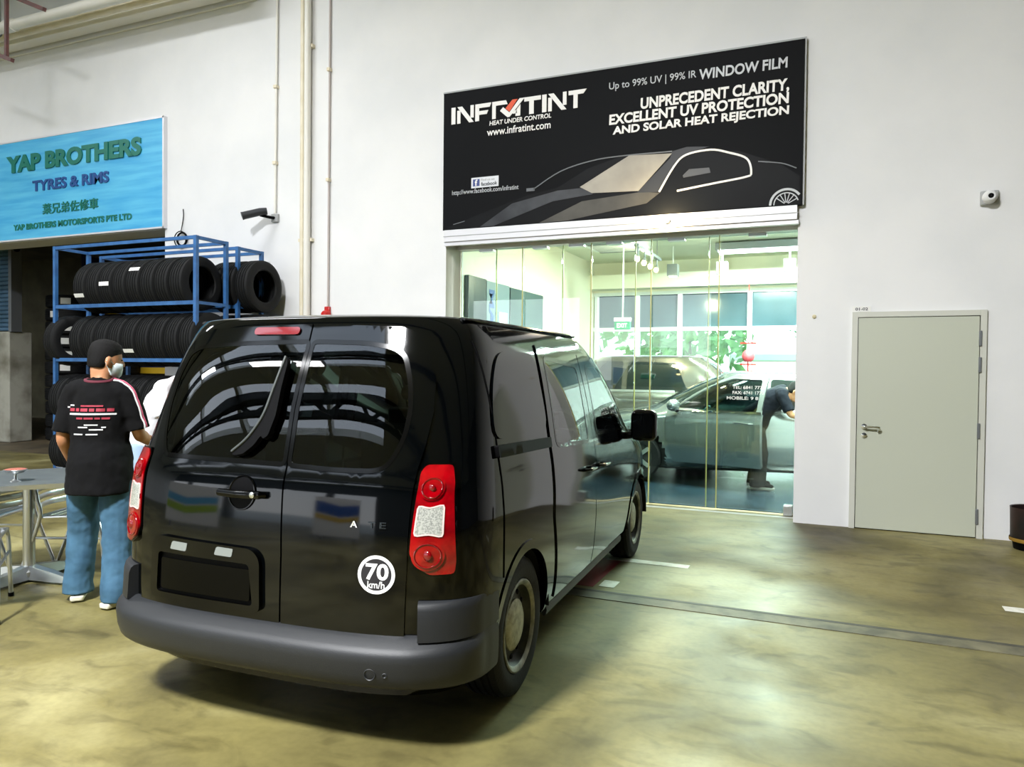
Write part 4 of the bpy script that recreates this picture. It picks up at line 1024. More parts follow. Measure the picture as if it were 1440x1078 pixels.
def person(label, loc, rz, J, cols, hairy=True, mask=False, shorts=False, group=None):
    root = thing('person', label, 'person', loc, rz, group)
    b = MB(); v = lambda k: Vector(J[k])
    ell(b, [v('pelvis')-Vector((0, 0, .10)), v('pelvis'), v('waist'), v('chest'), v('upper')], [(.10, .08), (.155, .11), (.14, .10), (.16, .11), (.10, .075)])
    ell(b, [v('upper'), v('neck'), v('head')-(v('head')-v('neck'))*.45], [(.075, .06), (.054, .055), (.052, .054)], 4)
    for s_ in 'LR':
        ell(b, [v('upper')*.5+v('sh'+s_)*.5, v('sh'+s_), v('sh'+s_).lerp(v('el'+s_), .5), v('el'+s_), v('el'+s_).lerp(v('wr'+s_), .35), v('wr'+s_)], [(.055, .055), (.054, .056), (.048, .048), (.040, .040), (.042, .040), (.026, .022)], ref=(1, .3, .2))
        d = (v('wr'+s_)-v('el'+s_)).normalized(); sd = Vector((0, 1, 0)); sd = (sd-d*sd.dot(d)); sd = sd.normalized() if sd.length > .2 else Vector((1, 0, 0)); up = sd.cross(d)*(1 if s_ == 'L' else -1)
        hand(b, v('wr'+s_), d, sd, up, .55)
        ell(b, [v('hip'+s_)+Vector((0, 0, .06)), v('hip'+s_), v('hip'+s_).lerp(v('kn'+s_), .5), v('kn'+s_), v('kn'+s_).lerp(v('an'+s_), .3), v('an'+s_), v('an'+s_)-Vector((0, 0, .05))], [(.09, .09), (.09, .095), (.078, .082), (.058, .062), (.058, .064), (.036, .042), (.036, .042)])
    hp = head(b, J['head'], J.get('yaw', 0), J.get('pitch', 0), root, M_hair, hairy, mask)
    bo = remeshed(b, 'body', M_skin, root, .0075, 3)
    for nm, m_, mt in hp:
        o = m_.out(nm, mt, root, smooth=60, world=False) if nm != 'hair' else remeshed(m_, 'hair', mt, root, .007, 4)
        if nm == 'face_mask':
            q = o.modifiers.new('s', 'SOLIDIFY'); q.thickness = .003
    # shirt: trunk and two short sleeves as one garment
    t = MB(); hem = J['hem']
    pl, wa, ch, up = v('pelvis'), v('waist'), v('chest'), v('upper')
    hemc = pl+(pl-wa).normalized()*hem
    ell(t, [hemc, pl+Vector((0, 0, .02)), wa, wa.lerp(ch, .6), ch, up, up+(v('neck')-up)*.55], [(.20, .20), (.195, .185), (.175, .14), (.175, .14), (.178, .14), (.14, .10), (.072, .070)], 6, 20)
    for s_ in 'LR':
        sg = -1 if s_ == 'L' else 1; e = v('sh'+s_).lerp(v('el'+s_), J.get('sleeve', .86))
        ell(t, [up*.65+v('sh'+s_)*.35, v('sh'+s_)*.92+up*.08, v('sh'+s_).lerp(e, .5), e], [(.08, .08), (.072, .072), (.070, .070), (.074, .072)], 5, 16, ref=(1, .3, .2))
    sh = remeshed(t, 'shirt', cols['shirt'], root, .0095, 5)
    # wrinkles from a soft displacement
    tx = bpy.data.textures.new('cloth', 'CLOUDS'); tx.noise_scale = .11
    dm = sh.modifiers.new('d', 'DISPLACE'); dm.texture = tx; dm.strength = .022; dm.mid_level = .5; sh = evaluated(sh)
    # trousers
    t = MB()
    ell(t, [pl+Vector((0, 0, .10)), pl, (v('hipL')+v('hipR'))/2-Vector((0, 0, .06))], [(.14, .11), (.155, .12), (.145, .11)], 4)
    for s_ in 'LR':
        h, k, a = v('hip'+s_), v('kn'+s_), v('an'+s_)
        if shorts: ell(t, [h+Vector((0, 0, .05)), h, h.lerp(k, .5), h.lerp(k, .92)], [(.10, .115), (.112, .118), (.108, .112), (.112, .115)])
        else: ell(t, [h+Vector((0, 0, .05)), h, h.lerp(k, .5), k, k.lerp(a, .5), a+Vector((0, 0, .03)), a-Vector((0, 0, .035))], [(.09, .105), (.098, .11), (.10, .105), (.092, .095), (.088, .092), (.088, .100), (.092, .108)])
    tr = remeshed(t, 'shorts' if shorts else 'jeans', cols['legs'], root, .0095, 3)
    tx2 = bpy.data.textures.new('folds', 'CLOUDS'); tx2.noise_scale = .10
    dm = tr.modifiers.new('d', 'DISPLACE'); dm.texture = tx2; dm.strength = .02; dm.mid_level = .5; tr = evaluated(tr)
    for o in (sh, tr): o.data.shade_smooth()
    for s_ in 'LR':
        a = v('an'+s_); f = Vector(J['toe'+s_]).normalized(); sdv = Vector((f.y, -f.x, 0)); g = a.z-.075
        s2 = MB()
        s2.tube([Vector((a.x, a.y, g+.055))-f*.085, Vector((a.x, a.y, g+.07))-f*.05, Vector((a.x, a.y, g+.07))+f*.02, Vector((a.x, a.y, g+.05))+f*.10, Vector((a.x, a.y, g+.04))+f*.165, Vector((a.x, a.y, g+.035))+f*.185], [(.028, .03), (.04, .045), (.044, .045), (.048, .035), (.042, .027), (.02, .015)], 14, ref=sdv)
        so = s2.out('shoe', cols['shoe'], root, smooth=60, world=False)
        s3 = MB(); pts = [(-.10, .028), (-.09, .04), (-.02, .042), (.06, .047), (.13, .046), (.18, .034), (.20, .012)]
        pl_ = [(y, x) for y, x in pts]+[(y, -x) for y, x in pts[::-1]]
        s3.prism(pl_, 0, .034, lambda y, x, h: Vector((a.x, a.y, g+h))+f*y+sdv*x)
        s3.out('sole', cols['sole'], so, bevel=.008, world=False)
    return root, sh
# man in the black shirt, seen from behind, head turned to the right
JM = dict(pelvis=(0, 0, .90), waist=(0, .0, 1.06), chest=(.0, .0, 1.25), upper=(0, -.01, 1.395), neck=(.0, .01, 1.455), head=(.02, .035, 1.585), yaw=-.95, pitch=-.12,
 shL=(-.165, .0, 1.375), elL=(-.215, -.02, 1.09), wrL=(-.205, .13, .88), shR=(.165, .0, 1.375), elR=(.225, .03, 1.105), wrR=(.225, .26, 1.02),
 hipL=(-.095, 0, .84), knL=(-.135, .09, .47), anL=(-.165, .09, .085), toeL=(-.25, 1, 0), hipR=(.095, 0, .84), knR=(.11, -.03, .47), anR=(.13, -.11, .085), toeR=(.5, .85, 0), hem=.175, sleeve=.9)
MANLOC = (-4.24, 3.30, 0); MANROT = .585
man, mshirt = person('man in a black printed T-shirt and blue jeans standing behind the van, back turned', MANLOC, MANROT, JM,
 dict(shirt=mat('black_cotton', '#060607', .9, col2='#0a0a0c', scale=9, spec=.2), legs=mat('faded_blue_denim', '#456d88', .85, col2='#2c5068', scale=7, lo=.3, hi=.7, bump=.1, bscale=300), shoe=mat('dark_canvas_shoe', '#2a2421', .7), sole=mat('off_white_sole', '#d8d5c2', .6)), mask=True)
man.scale = (.97, .97, .965)
# print, collar and shoulder stripe lie on the cloth
def bvh(o):
    return BVHTree.FromPolygons([v.co.copy() for v in o.data.vertices], [tuple(p.vertices) for p in o.data.polygons])
BV = bvh(mshirt)
def back_pt(x, z, d):
    h = BV.ray_cast(Vector((x, -1, z)), Vector((0, 1, 0)))
    p = h[0] if h[0] is not None else Vector((x, -.13, z))
    return Vector((x, p.y-.004-d, z))
def back_bar(mb, x0, x1, z0, z1):
    n = 10; vs = []
    for i in range(n+1):
        x = x0+(x1-x0)*i/n; vs += [back_pt(x, z0, .001), back_pt(x, z1, .001)]
    mb.add(vs, [(2*i, 2*i+2, 2*i+3, 2*i+1) for i in range(n)])
M_pr = mat('faded_red_print_ink', '#9a2a3c', .7); M_pw = mat('white_print_ink', '#d8d8da', .7)
mb = MB()
x = -.15
for w_ in (.035, .02, .045, .03, .05, .038): back_bar(mb, x, x+w_, 1.258, 1.278); x += w_+.010
back_bar(mb, -.075, .06, 1.288, 1.298)
x = -.10
for w_ in (.04, .055, .03, .045): back_bar(mb, x, x+w_, 1.208, 1.220); x += w_+.009
mb.out('red_print', M_pr, mshirt, smooth=0, world=False)
mb = MB(); back_bar(mb, -.15, .13, 1.236, 1.247)
for x0, x1, z in ((-.15, -.12, 1.292), (-.165, -.152, 1.28), (-.05, .03, 1.168), (-.09, -.03, 1.153), (.05, .075, 1.153), (-.02, .06, 1.138), (-.12, -.06, 1.108), (-.04, .03, 1.108)): back_bar(mb, x0, x1, z, z+.008)
mb.out('white_print', M_pw, mshirt, smooth=0, world=False)
def on_cloth(p, d=.003):
    q, n, i, ds = BV.find_nearest(Vector(p)); 
    c = Vector((p[0], p[1], p[2]))-q
    return q+n*d if n.dot(c) >= 0 else q-n*d
mb = MB(); mb.tube([on_cloth((.02*0+.085*math.cos(a*PI/14), .0+.085*math.sin(a*PI/14), 1.455+.012*math.sin(a*PI/14)), .004) for a in range(28)], .011, 8, closed=True)
mb.out('collar', mat('maroon_rib', '#5a1c2c', .8), mshirt, world=False)
for dx, m_ in ((0, M_pw), (.018, mat('pink_piping', '#b8526c', .7))):
    P = [on_cloth(p, .003) for p in catmull([(.095, -.05+dx, 1.47), (.15, -.05+dx, 1.455), (.21, -.055+dx, 1.40), (.25, -.05+dx, 1.30), (.28, -.04+dx, 1.20), (.30, -.03+dx, 1.14)], 6)]
    mb = MB(); mb.tube(P, .0055, 6); mb.out('shoulder_stripe', m_, mshirt, world=False)
# second person bending beyond the van's left rear corner
JW = dict(pelvis=(0, -.05, .90), waist=(.0, .03, 1.06), chest=(.0, .13, 1.21), upper=(0, .22, 1.33), neck=(.0, .31, 1.37), head=(.0, .43, 1.40), yaw=0, pitch=-.6,
 shL=(-.165, .20, 1.31), elL=(-.21, .28, 1.06), wrL=(-.19, .50, 1.02), shR=(.165, .20, 1.31), elR=(.21, .28, 1.05), wrR=(.17, .50, 1.04),
 hipL=(-.095, -.05, .84), knL=(-.11, -.03, .47), anL=(-.12, -.06, .085), toeL=(-.15, 1, 0), hipR=(.095, -.05, .84), knR=(.11, .0, .47), anR=(.12, -.02, .085), toeR=(.15, 1, 0), hem=.17, sleeve=.8)
person('person in a white T-shirt and pale blue shorts leaning in beyond the van', (-5.04, 4.40, 0), -1.4, JW,
 dict(shirt=mat('white_cotton', '#e6e6ea', .8), legs=mat('pale_blue_cotton', '#9fb6cf', .8), shoe=mat('dark_canvas_shoe', '#2a2421', .7), sole=M_pw), shorts=True)
# ---------------------------------------------------------------- showroom behind the glass
struct(MB().box(-4.78, -4.28, 8.38, 14.1, 0, 3.75).out('wall_showroom', M_wallin, smooth=0))
struct(MB().box(6, 6.2, 8.38, 14.1, 0, 3.75).out('wall_showroom_right', M_wallin, smooth=0))
struct(MB().box(-4.78, 6.2, 8.38, 14.1, 3.55, 3.75).out('ceiling_showroom', mat('pale_green_ceiling', '#e2e6d2', .75), smooth=0))
M_white = mat('white_frame', '#e6eaea', .4)
mb = MB(); mb.box(-4.28, 6, 13.95, 14.1, 2.98, 3.55); mb.box(-4.28, 6, 13.6, 13.95, 3.02, 3.28)
struct(mb.out('wall_showroom_back', M_wallin, smooth=0))
mb = MB(); mb.box(-4.28, 6, 13.93, 14.08, 2.92, 2.98); mb.box(-4.28, 6, 13.93, 14.08, 2.24, 2.31)
for x in (-4.22, -3.42, -2.62, -1.38, -.2, 1.2, 2.6, 4.2): mb.box(x-.04, x+.04, 13.94, 14.07, 0, 2.95)
struct(mb.out('window_frame_back', M_white, smooth=0))
struct(MB().box(-4.28, 6, 14.0, 14.02, 2.31, 2.92).out('window_1', mat('blue_grey_tinted_transom', '#465a64', .12, col2='#394b54', scale=1.2), smooth=0))
struct(MB().box(-4.28, 6, 14.0, 14.012, .02, 2.24).out('window_2', glass('clear_back_glass', (.93, .98, .95)), smooth=0))
G_front = glass('pale_green_front_glass', (.86, .955, .90)); M_gedge = mat('yellow_green_glass_edge', '#b9b46a', .3, col2='#a9a860', scale=3)
PX = [-4.27, -3.784, -3.427, -2.93, -2.573, -2.063, -1.876, -1.253, -1.14, -.352]
for i in range(9):
    if i in (5, 7): pass
    y = 8.27 if i % 2 else 8.31
    mb = MB(); mb.box(PX[i]+.004, PX[i+1]-.004, y-.005, y+.005, .02, 2.955); mb.cur = 1
    e_ = .007
    mb.box(PX[i+1]-.004, PX[i+1]+e_, y-.006, y+.006, .02, 2.955)
    if i == 0: mb.box(PX[0], PX[0]+.005, y-.006, y+.006, .02, 2.955)
    struct(mb.out('window_%d' % (i+3), [G_front, M_gedge], smooth=0))
t = thing('sliding_glass_track', 'white aluminium track holding the glass panels under the black sign', 'track', (-2.3, 8.05, 2.955))
mb = MB(); mb.box(-4.275, -.345, 7.86, 8.36, 3.0, 3.14); mb.box(-4.28, -.33, 7.88, 7.92, 2.955, 3.0); mb.box(-4.28, -.33, 8.2, 8.36, 2.955, 3.0); mb.out('track_cover', M_alupaint, t, bevel=.004)
MB().box(-4.28, -.33, 7.856, 7.862, 3.06, 3.068).out('groove', M_greybox, t)
for x in (-3.9, -3.2, -2.75, -2.3, -1.6, -.75): MB().box(x-.09, x+.09, 8.24, 8.34, 2.925, 2.957).out('panel_clamp', M_alu, t)
t = tag(MB().box(-.45, -.36, 8.22, 8.34, .005, .11).out('patch_lock', M_alu, bevel=.006), 'small metal floor lock at the right foot of the glass front', 'lock')
t = thing('phone_decal', 'white telephone lettering stuck on the right glass panel', 'decal', (-.8, 8.30, 1.2))
fd_ = wallfn(8.303)
text('decal_lettering', 'TEL: 6841 7771', -.985, -.665, 1.312, 1.347, fd_, M_lw, t, .02, depth=.001)
text('decal_lettering', 'FAX: 6741 1770', -.985, -.665, 1.255, 1.290, fd_, M_lw, t, .02, depth=.001)
text('decal_lettering', 'MOBILE: 9 8', -1.045, -.72, 1.197, 1.232, fd_, M_lw, t, .02, depth=.001)
t = thing('added_glow_lamp', 'small added warm lamp imitating a lens glow below the black sign', 'lamp', (-1.62, 7.80, 3.02))  # added lamp: gives track and sign the warm tint of a lens glow
MB().lathe([(.001, 7.80), (.03, 7.80), (.035, 7.83), (.03, 7.87)], (-1.62, 0, 3.07), 'Y', 16).out('housing', M_alu, t)
MB().ball((-1.62, 7.79, 3.07), (.026, .02, .026)).out('bulb', mat('warm_bulb', '#ffd890', .4, emit=30), t)
l = bpy.data.lights.new('lamp_light', 'POINT'); l.energy = 22; l.color = (1, .78, .42); l.shadow_soft_size = .03
lo = bpy.data.objects.new('lamp_light', l); COL.objects.link(lo); lo.parent = t; lo.location = (0, -.12, .05)
# boards and fittings on the left wall
G = 'boards on the showroom wall'
M_tealb = mat('dark_teal_board', '#1b2b33', .25, col2='#23373f', scale=.8)
tag(MB().box(-4.28, -4.22, 8.42, 8.95, 0, 2.68).out('wall_board', M_tealb, bevel=.004), 'dark teal board on the showroom wall nearest the glass', 'board')
pb = thing('wall_board', 'paler board with upright blue letters between the two dark showroom boards', 'board', (-4.25, 9.3, 0))
MB().box(-4.28, -4.225, 8.97, 9.72, 0, 2.67).out('panel', mat('grey_blue_board', '#6d8089', .4), pb)
text('board_lettering', 'MAHOR', 1.3, 2.56, -.06, .06, lambda a, b, d: (-4.224+d, 9.12+b*1.4, 3.86-a), M_navy, pb, .03)
tag(MB().box(-4.225, -4.21, 9.34, 9.62, 1.2, 2.28).out('poster', mat('white_poster', '#e8f2f6', .4)), 'white poster on the paler showroom board', 'poster')
tag(MB().box(-4.28, -4.22, 9.75, 11.05, 0, 2.66).out('wall_board', mat('teal_board', '#3a4e52', .3, col2='#445a5d', scale=.8), bevel=.004), 'grey-teal board deepest on the showroom left wall', 'board')
t = thing('air_conditioner', 'ceiling air conditioner cassette inside the showroom', 'air conditioner', (-3.05, 11.0, 3.3))
MB().box(-3.5, -2.6, 10.55, 11.45, 3.36, 3.55).out('casing', M_white, t, bevel=.03)
mb = MB(); mb.box(-3.38, -2.72, 10.66, 11.34, 3.335, 3.362); mb.out('grille', M_greybox, t, bevel=.01)
for yy in (10.6, 11.4): MB().box(-3.4, -2.7, yy-.03, yy+.03, 3.34, 3.361).out('louvre', mat('dark_louvre', '#4d5658', .5), t)
t = thing('exit_sign', 'green exit sign hanging on a rod in the showroom', 'sign', (-2.92, 11, 2.2))
MB().box(-3.04, -2.80, 10.97, 11.03, 2.11, 2.235).out('green_box', mat('green_sign_face', '#0c7a4c', .5, emit=.25), t)
MB().box(-3.045, -2.795, 10.965, 11.035, 2.235, 2.29).out('top_cover', M_white, t)
text('exit_lettering', 'EXIT', -3.0, -2.84, 2.14, 2.205, wallfn(10.969), M_lw, t, .02)
MB().tube([(-2.92, 11, 2.29), (-2.92, 11, 3.55)], .012, 8).out('rod', M_white, t)
G = 'square downlights under the showroom ceiling'
for (x, y), wh in (((-2.45, 12.4), 'left'), ((-1.66, 12.4), 'middle'), ((-.64, 12.4), 'right')):
    t = thing('downlight', 'grey cube downlight in the showroom, %s of the three' % wh, 'ceiling light', (x, y, 3.1), group=G)
    MB().box(x-.085, x+.085, y-.085, y+.085, 3.06, 3.25).out('housing', M_steel, t); MB().box(x-.06, x+.06, y-.06, y+.06, 3.045, 3.062).out('diffuser', M_bulb, t); MB().tube([(x, y, 3.25), (x, y, 3.55)], .01, 6).out('rod', M_white, t)
def point(parent, p, e, c, r=.08):
    l = bpy.data.lights.new('lamp_light', 'POINT'); l.energy = e; l.color = c; l.shadow_soft_size = r
    o = bpy.data.objects.new('lamp_light', l); COL.objects.link(o); o.parent = parent; o.location = Vector(p)-Vector(parent.location)
t = thing('added_fill_lamp', 'added unseen globe lamp brightening the showroom ceiling', 'ceiling light', (1.2, 10.2, 2.95))  # extra lamp hung out of view to lift the ceiling brightness
MB().ball((1.2, 10.2, 2.95), .13).out('globe', M_bulb, t); MB().tube([(1.2, 10.2, 3.08), (1.2, 10.2, 3.55)], .008, 6).out('rod', M_white, t)
point(t, (1.2, 10.2, 2.78), 220, (.95, 1, .93))
t = thing('track_light', 'ceiling track with four warm spotlights in the showroom', 'ceiling light', (-2.5, 10.8, 3.1))
MB().box(-2.53, -2.47, 10.1, 11.6, 3.2, 3.24).out('rail', M_steel, t)
for yy in (10.3, 11.4): MB().box(-2.505, -2.495, yy-.005, yy+.005, 3.24, 3.55).out('hanger', M_steel, t)
point(t, (-2.5, 10.8, 2.98), 70, (1, .88, .62))
for yy in (10.2, 10.6, 11.0, 11.4):
    h = MB().tube([(-2.5, yy, 3.2), (-2.5, yy, 3.12), (-2.5, yy-.04, 3.05)], [.012, .012, .04], 12).out('spot_head', M_steel, t)
    MB().ball((-2.5, yy-.05, 3.03), .035).out('bulb', mat('warm_bulb', '#ffd890', .4, emit=30), h)
for y in (9.6, 12.3):
    area_lamp('showroom_tube_light', 'long tube light on the showroom ceiling '+('near the glass front' if y < 10 else 'toward the back'), (-.6, y, 3.38), 2.2, .3, 560, (.9, 1, .95), 'showroom tube lights')
t = thing('lantern_ornament', 'red hanging lantern ornament near the back glass of the showroom', 'ornament', (-1.32, 13.2, 1.76))
M_lan = mat('red_lantern_paper', '#d2505a', .5)
MB().lathe([(.001, 1.66), (.05, 1.66), (.09, 1.70), (.105, 1.76), (.09, 1.82), (.05, 1.86), (.001, 1.86)], (-1.32, 13.2, 0), 'Z', 16).out('lantern', M_lan, t)
mb = MB(); mb.tube([(-1.32, 13.2, 1.86), (-1.32, 13.2, 3.02)], .006, 6); mb.tube([(-1.32, 13.2, 1.66), (-1.32, 13.2, 1.25)], .012, 6); mb.out('cord', M_red, t)
for z in (1.62, 1.98): MB().box(-1.45, -1.19, 13.19, 13.21, z-.012, z+.012).out('bar', M_red, t)

# ---------------------------------------------------------------- cars in the showroom
M_dglass = mat('dark_car_glass', '#101a1c', .06, 0, 1)
def car_wheels(root, hubs, hw, R, zoff=0):
    for sg in (-1, 1):
        for hy in hubs:
            c = (sg*hw, hy, R)
            pr = [(R*.62, -.1), (R*.9, -.11), (R*.99, -.09), (R, 0), (R*.99, .09), (R*.9, .11), (R*.62, .1)]
            ty = MB().lathe(pr, c, 'X', 40).out('wheel', M_rubber, root, world=False)
            o = sg
            rm = MB().lathe([(.001, o*.07), (R*.2, o*.075), (R*.25, o*.05), (R*.5, o*.05), (R*.6, o*.09), (R*.645, o*.1), (R*.64, -o*.05), (.001, -o*.05)], c, 'X', 36).out('rim', M_rimd, ty, world=False)
            for k in range(5):
                a = 2*PI*k/5; MB().bar(Vector(c)+Vector((o*.07, 0, 0)), Vector(c)+Vector((o*.09, R*.62*math.cos(a), R*.62*math.sin(a))), .05, .03, up=(1, 0, 0)).out('spoke', M_alu, rm, world=False)
def sedan_shell(k=1.0, kl=1.0, up=0):
    Z = lambda L: [(a*k, b*(kl if up < 9 else 1)) for a, b in L]
    return Shell(W=[(a*k, b) for a, b in [(.18, .78), (.3, .86), (.6, .90), (.85, .90), (.95, .875), (1.1, .82), (1.3, .73), (1.42, .66)]],
      YR=[(a*k, b) for a, b in ([(.18, .25), (.35, .06), (.6, .0), (.85, .05), (.95, .12), (1.1, .35), (1.3, .75), (1.42, 1.1)] if not up else [(.18, .25), (.35, .06), (.6, .0), (.85, .03), (.95, .06), (1.1, .14), (1.3, .34), (1.42, .55)])],
      YF=[(a*k, b*kl) for a, b in [(.18, 4.2), (.4, 4.45), (.6, 4.45), (.75, 4.35), (.85, 4.1), (.93, 3.6), (.98, 3.35), (1.1, 3.1), (1.3, 2.7), (1.42, 2.4)]],
      D=[(.1, .5), (1.8, .5)], n=2.8, DF=[(.1, .9), (.9, .9), (1.1, .7), (1.8, .5)], nf=2.5, roof=1.42*k, rise=.06)
def car(label, loc, rz, paint, k=1.0, up=0, door=None):
    S_ = sedan_shell(k, 1.0, up); root = thing('car', label, 'car', loc, rz)
    mb = S_.loft(.04); hubs = (.80, 3.50); R = .33*(.94+.06*k); keep = []
    for f in mb.f:
        if len(f) == 4:
            c = sum((Vector(mb.v[i]) for i in f), Vector())/4
            if abs(c.x) > .5 and any((c.y-h)**2+(c.z-R)**2 < (R+.06)**2 for h in hubs): continue
        keep.append(f)
    mb.f = keep; mb.mi = [0]*len(keep)
    mb.out('body_shell', paint, root, smooth=60, world=False)
    MB().box(-.8, .8, .3, 4.1, .2, .5).out('underbody', M_inner, root, world=False)
    z = lambda a: a*k
    FW = rnd([(1.86, z(.955)), (1.86, z(1.37)), (2.3, z(1.37)), (2.62, z(1.27)), (3.08, z(.99))], .05)
    RWN = rnd([(1.05 if not up else .8, z(.97)), (1.78, z(.955)), (1.78, z(1.37)), (1.42 if not up else 1.0, z(1.35))], .06)
    for sg in (-1, 1):
        SS = S_.side(sg)
        patch('side_window', RWN, SS, M_dglass, root, off=.004, thick=.01, res=.05); patch('side_window', FW, SS, M_dglass, root, off=.004, thick=.01, res=.05)
        patch('window_trim', grow(rnd([(1.0, z(.955)), (3.1, z(.955)), (3.1, z(.985)), (1.0, z(.985))], .01), .0), SS, M_chrome, root, off=.008, thick=.01, res=.05)
        if not (door and sg < 0):
            patch('front_door', [(1.83, .3), (3.02, .3), (3.1, .6), (3.12, z(.94)), (1.83, z(.94))], SS, paint, root, off=.006, thick=.008, res=.06)
        rd = patch('rear_door', [(1.2, .42), (1.3, .3), (1.81, .3), (1.81, z(.94)), (1.0, z(.94)), (1.02, .72)], SS, paint, root, off=.006, thick=.008, res=.06)
        fss = onsurf(SS); mb = MB(); mb.tube([fss(1.1, z(.82), .01), fss(1.13, z(.82), .04), fss(1.27, z(.82), .04), fss(1.3, z(.82), .01)], [(.012, .01)]*4, 8); mb.out('door_handle', M_chrome, rd, world=False)
        if not (door and sg < 0):
            m = MB().ball((sg*.98, 3.0, z(1.02)), (.11, .07, .075), 14, 9).out('door_mirror', paint, root, smooth=60, world=False)
        patch('headlamp', rnd([(sg*.45, z(.62)), (sg*.48, z(.74)), (sg*.8, z(.80)), (sg*.82, z(.68))], .03), S_.front(), M_lclear, root, off=.008, thick=.01)
        patch('tail_lamp', rnd([(sg*.5, z(.75)), (sg*.5, z(.88)), (sg*.8, z(.9)), (sg*.84, z(.77))], .03), S_.rear(), M_lred2, root, off=.008, thick=.01)
    patch('windscreen', rnd([(-.66, z(1.02)), (.66, z(1.02)), (.55, z(1.38)), (-.55, z(1.38))], .05), S_.front(), M_dglass, root, off=.004, thick=.01, res=.06)
    patch('rear_window', rnd([(-.62, z(1.0)), (.62, z(1.0)), (.52, z(1.35)), (-.52, z(1.35))], .05), S_.rear(), M_dglass, root, off=.004, thick=.01, res=.06)
    car_wheels(root, hubs, .78, R)
    if door:
        SS = S_.side(-1)
        patch('door_opening', [(1.86, .36), (3.02, .36), (3.06, .6), (3.08, z(.95)), (1.86, z(.95))], SS, M_inner, root, off=.003, thick=.006, res=.06)
        hx, hy = -.89, 3.1; A = Matrix.Rotation(-math.radians(door), 4, 'Z')
        def turn(mb):
            mb.v = [tuple(A @ (Vector(p)-Vector((hx, hy, 0)))+Vector((hx, hy, 0))) for p in mb.v]; return mb
        d = turn(patch_mb([(1.83, .3), (3.02, .3), (3.1, .6), (3.12, z(.955)), (1.83, z(.955))], SS, off=.012, thick=.07, res=.05)).out('front_door', paint, root, smooth=45, world=False)
        FO = [(1.83, z(.95)), (1.81, z(1.41)), (2.3, z(1.42)), (2.66, z(1.31)), (3.12, z(1.0)), (3.12, z(.95))]
        FI = rnd([(1.89, z(.97)), (1.88, z(1.36)), (2.3, z(1.365)), (2.62, z(1.26)), (3.02, z(1.0)), (3.02, z(.97))], .03)
        turn(patch_mb(FO, SS, holes=[FI], off=.012, thick=.03, res=.05)).out('window_frame', M_alu, d, smooth=45, world=False)
        turn(patch_mb(FI, SS, off=.0, thick=.004, res=.06)).out('door_window', glass('dark_door_glass', (.22, .34, .34)), d, world=False)
        turn(patch_mb(rnd([(1.83, z(.945)), (3.12, z(.945)), (3.12, z(.972)), (1.83, z(.972))], .008), SS, off=.02, thick=.02, res=.05)).out('belt_trim', M_chrome, d, world=False)
        fss = onsurf(SS); mb = MB(); mb.tube([fss(1.93, z(.83), .012), fss(1.96, z(.83), .055), fss(2.13, z(.835), .055), fss(2.17, z(.835), .012)], [(.014, .012)]*4, 10); turn(mb).out('door_handle', M_chrome, d, world=False)
        mb = MB(); mb.ball((-1.05, 2.93, z(1.03)), (.13, .075, .08), 18, 10); m = turn(mb).out('door_mirror', paint, d, smooth=60, world=False)
        mb = MB(); mb.tube([(-.90, 2.95, z(.96)), (-.97, 2.95, z(.98)), (-1.02, 2.94, z(1.0))], [.035, .03, .03], 10); turn(mb).out('mirror_arm', M_black, m, world=False)
    return root
M_silver = mat('silver_grey_paint', '#8b9294', .22, .75, 1); M_bronze = mat('brown_grey_paint', '#6e6a62', .2, .7, 1)
# the silver car faces left with its near front door ajar
hinge = Vector((-2.02, 9.95)); rz = math.radians(99)
R2 = Matrix.Rotation(rz, 2); off = R2 @ Vector((-.89, 3.1)); p = hinge-off
car('silver grey car inside the showroom with its near front door swung open', (p.x, p.y, .004), rz, M_silver, 1.02, 0, door=25)
car('brown-grey tall car behind the silver one in the showroom', (-1.35, 12.85, .004), math.radians(93), M_bronze, 1.2, 1)
JS = dict(JM); JS.update(yaw=.3, pitch=-.4)
JS = dict(pelvis=(0, -.04, .88), waist=(.0, .05, 1.02), chest=(.0, .17, 1.16), upper=(0, .28, 1.24), neck=(.0, .34, 1.25), head=(.0, .43, 1.25), yaw=0, pitch=-.7,
 shL=(-.18, .26, 1.22), elL=(-.23, .36, .98), wrL=(-.18, .54, .90), shR=(.18, .26, 1.22), elR=(.23, .36, .98), wrR=(.18, .54, .90),
 hipL=(-.095, -.04, .82), knL=(-.11, .0, .46), anL=(-.14, -.03, .085), toeL=(-.1, 1, 0), hipR=(.095, -.04, .82), knR=(.11, .02, .46), anR=(.14, .0, .085), toeR=(.15, 1, 0), hem=.17, sleeve=.9)
person('person in dark navy clothes bending behind the open silver car door', (-.86, 10.02, .004), -1.45, JS,
 dict(shirt=mat('navy_cotton', '#0a0e1a', .9, spec=.2), legs=mat('charcoal_trousers', '#14171b', .9, spec=.2), shoe=M_black, sole=mat('grey_sole', '#8a8a86', .6)))

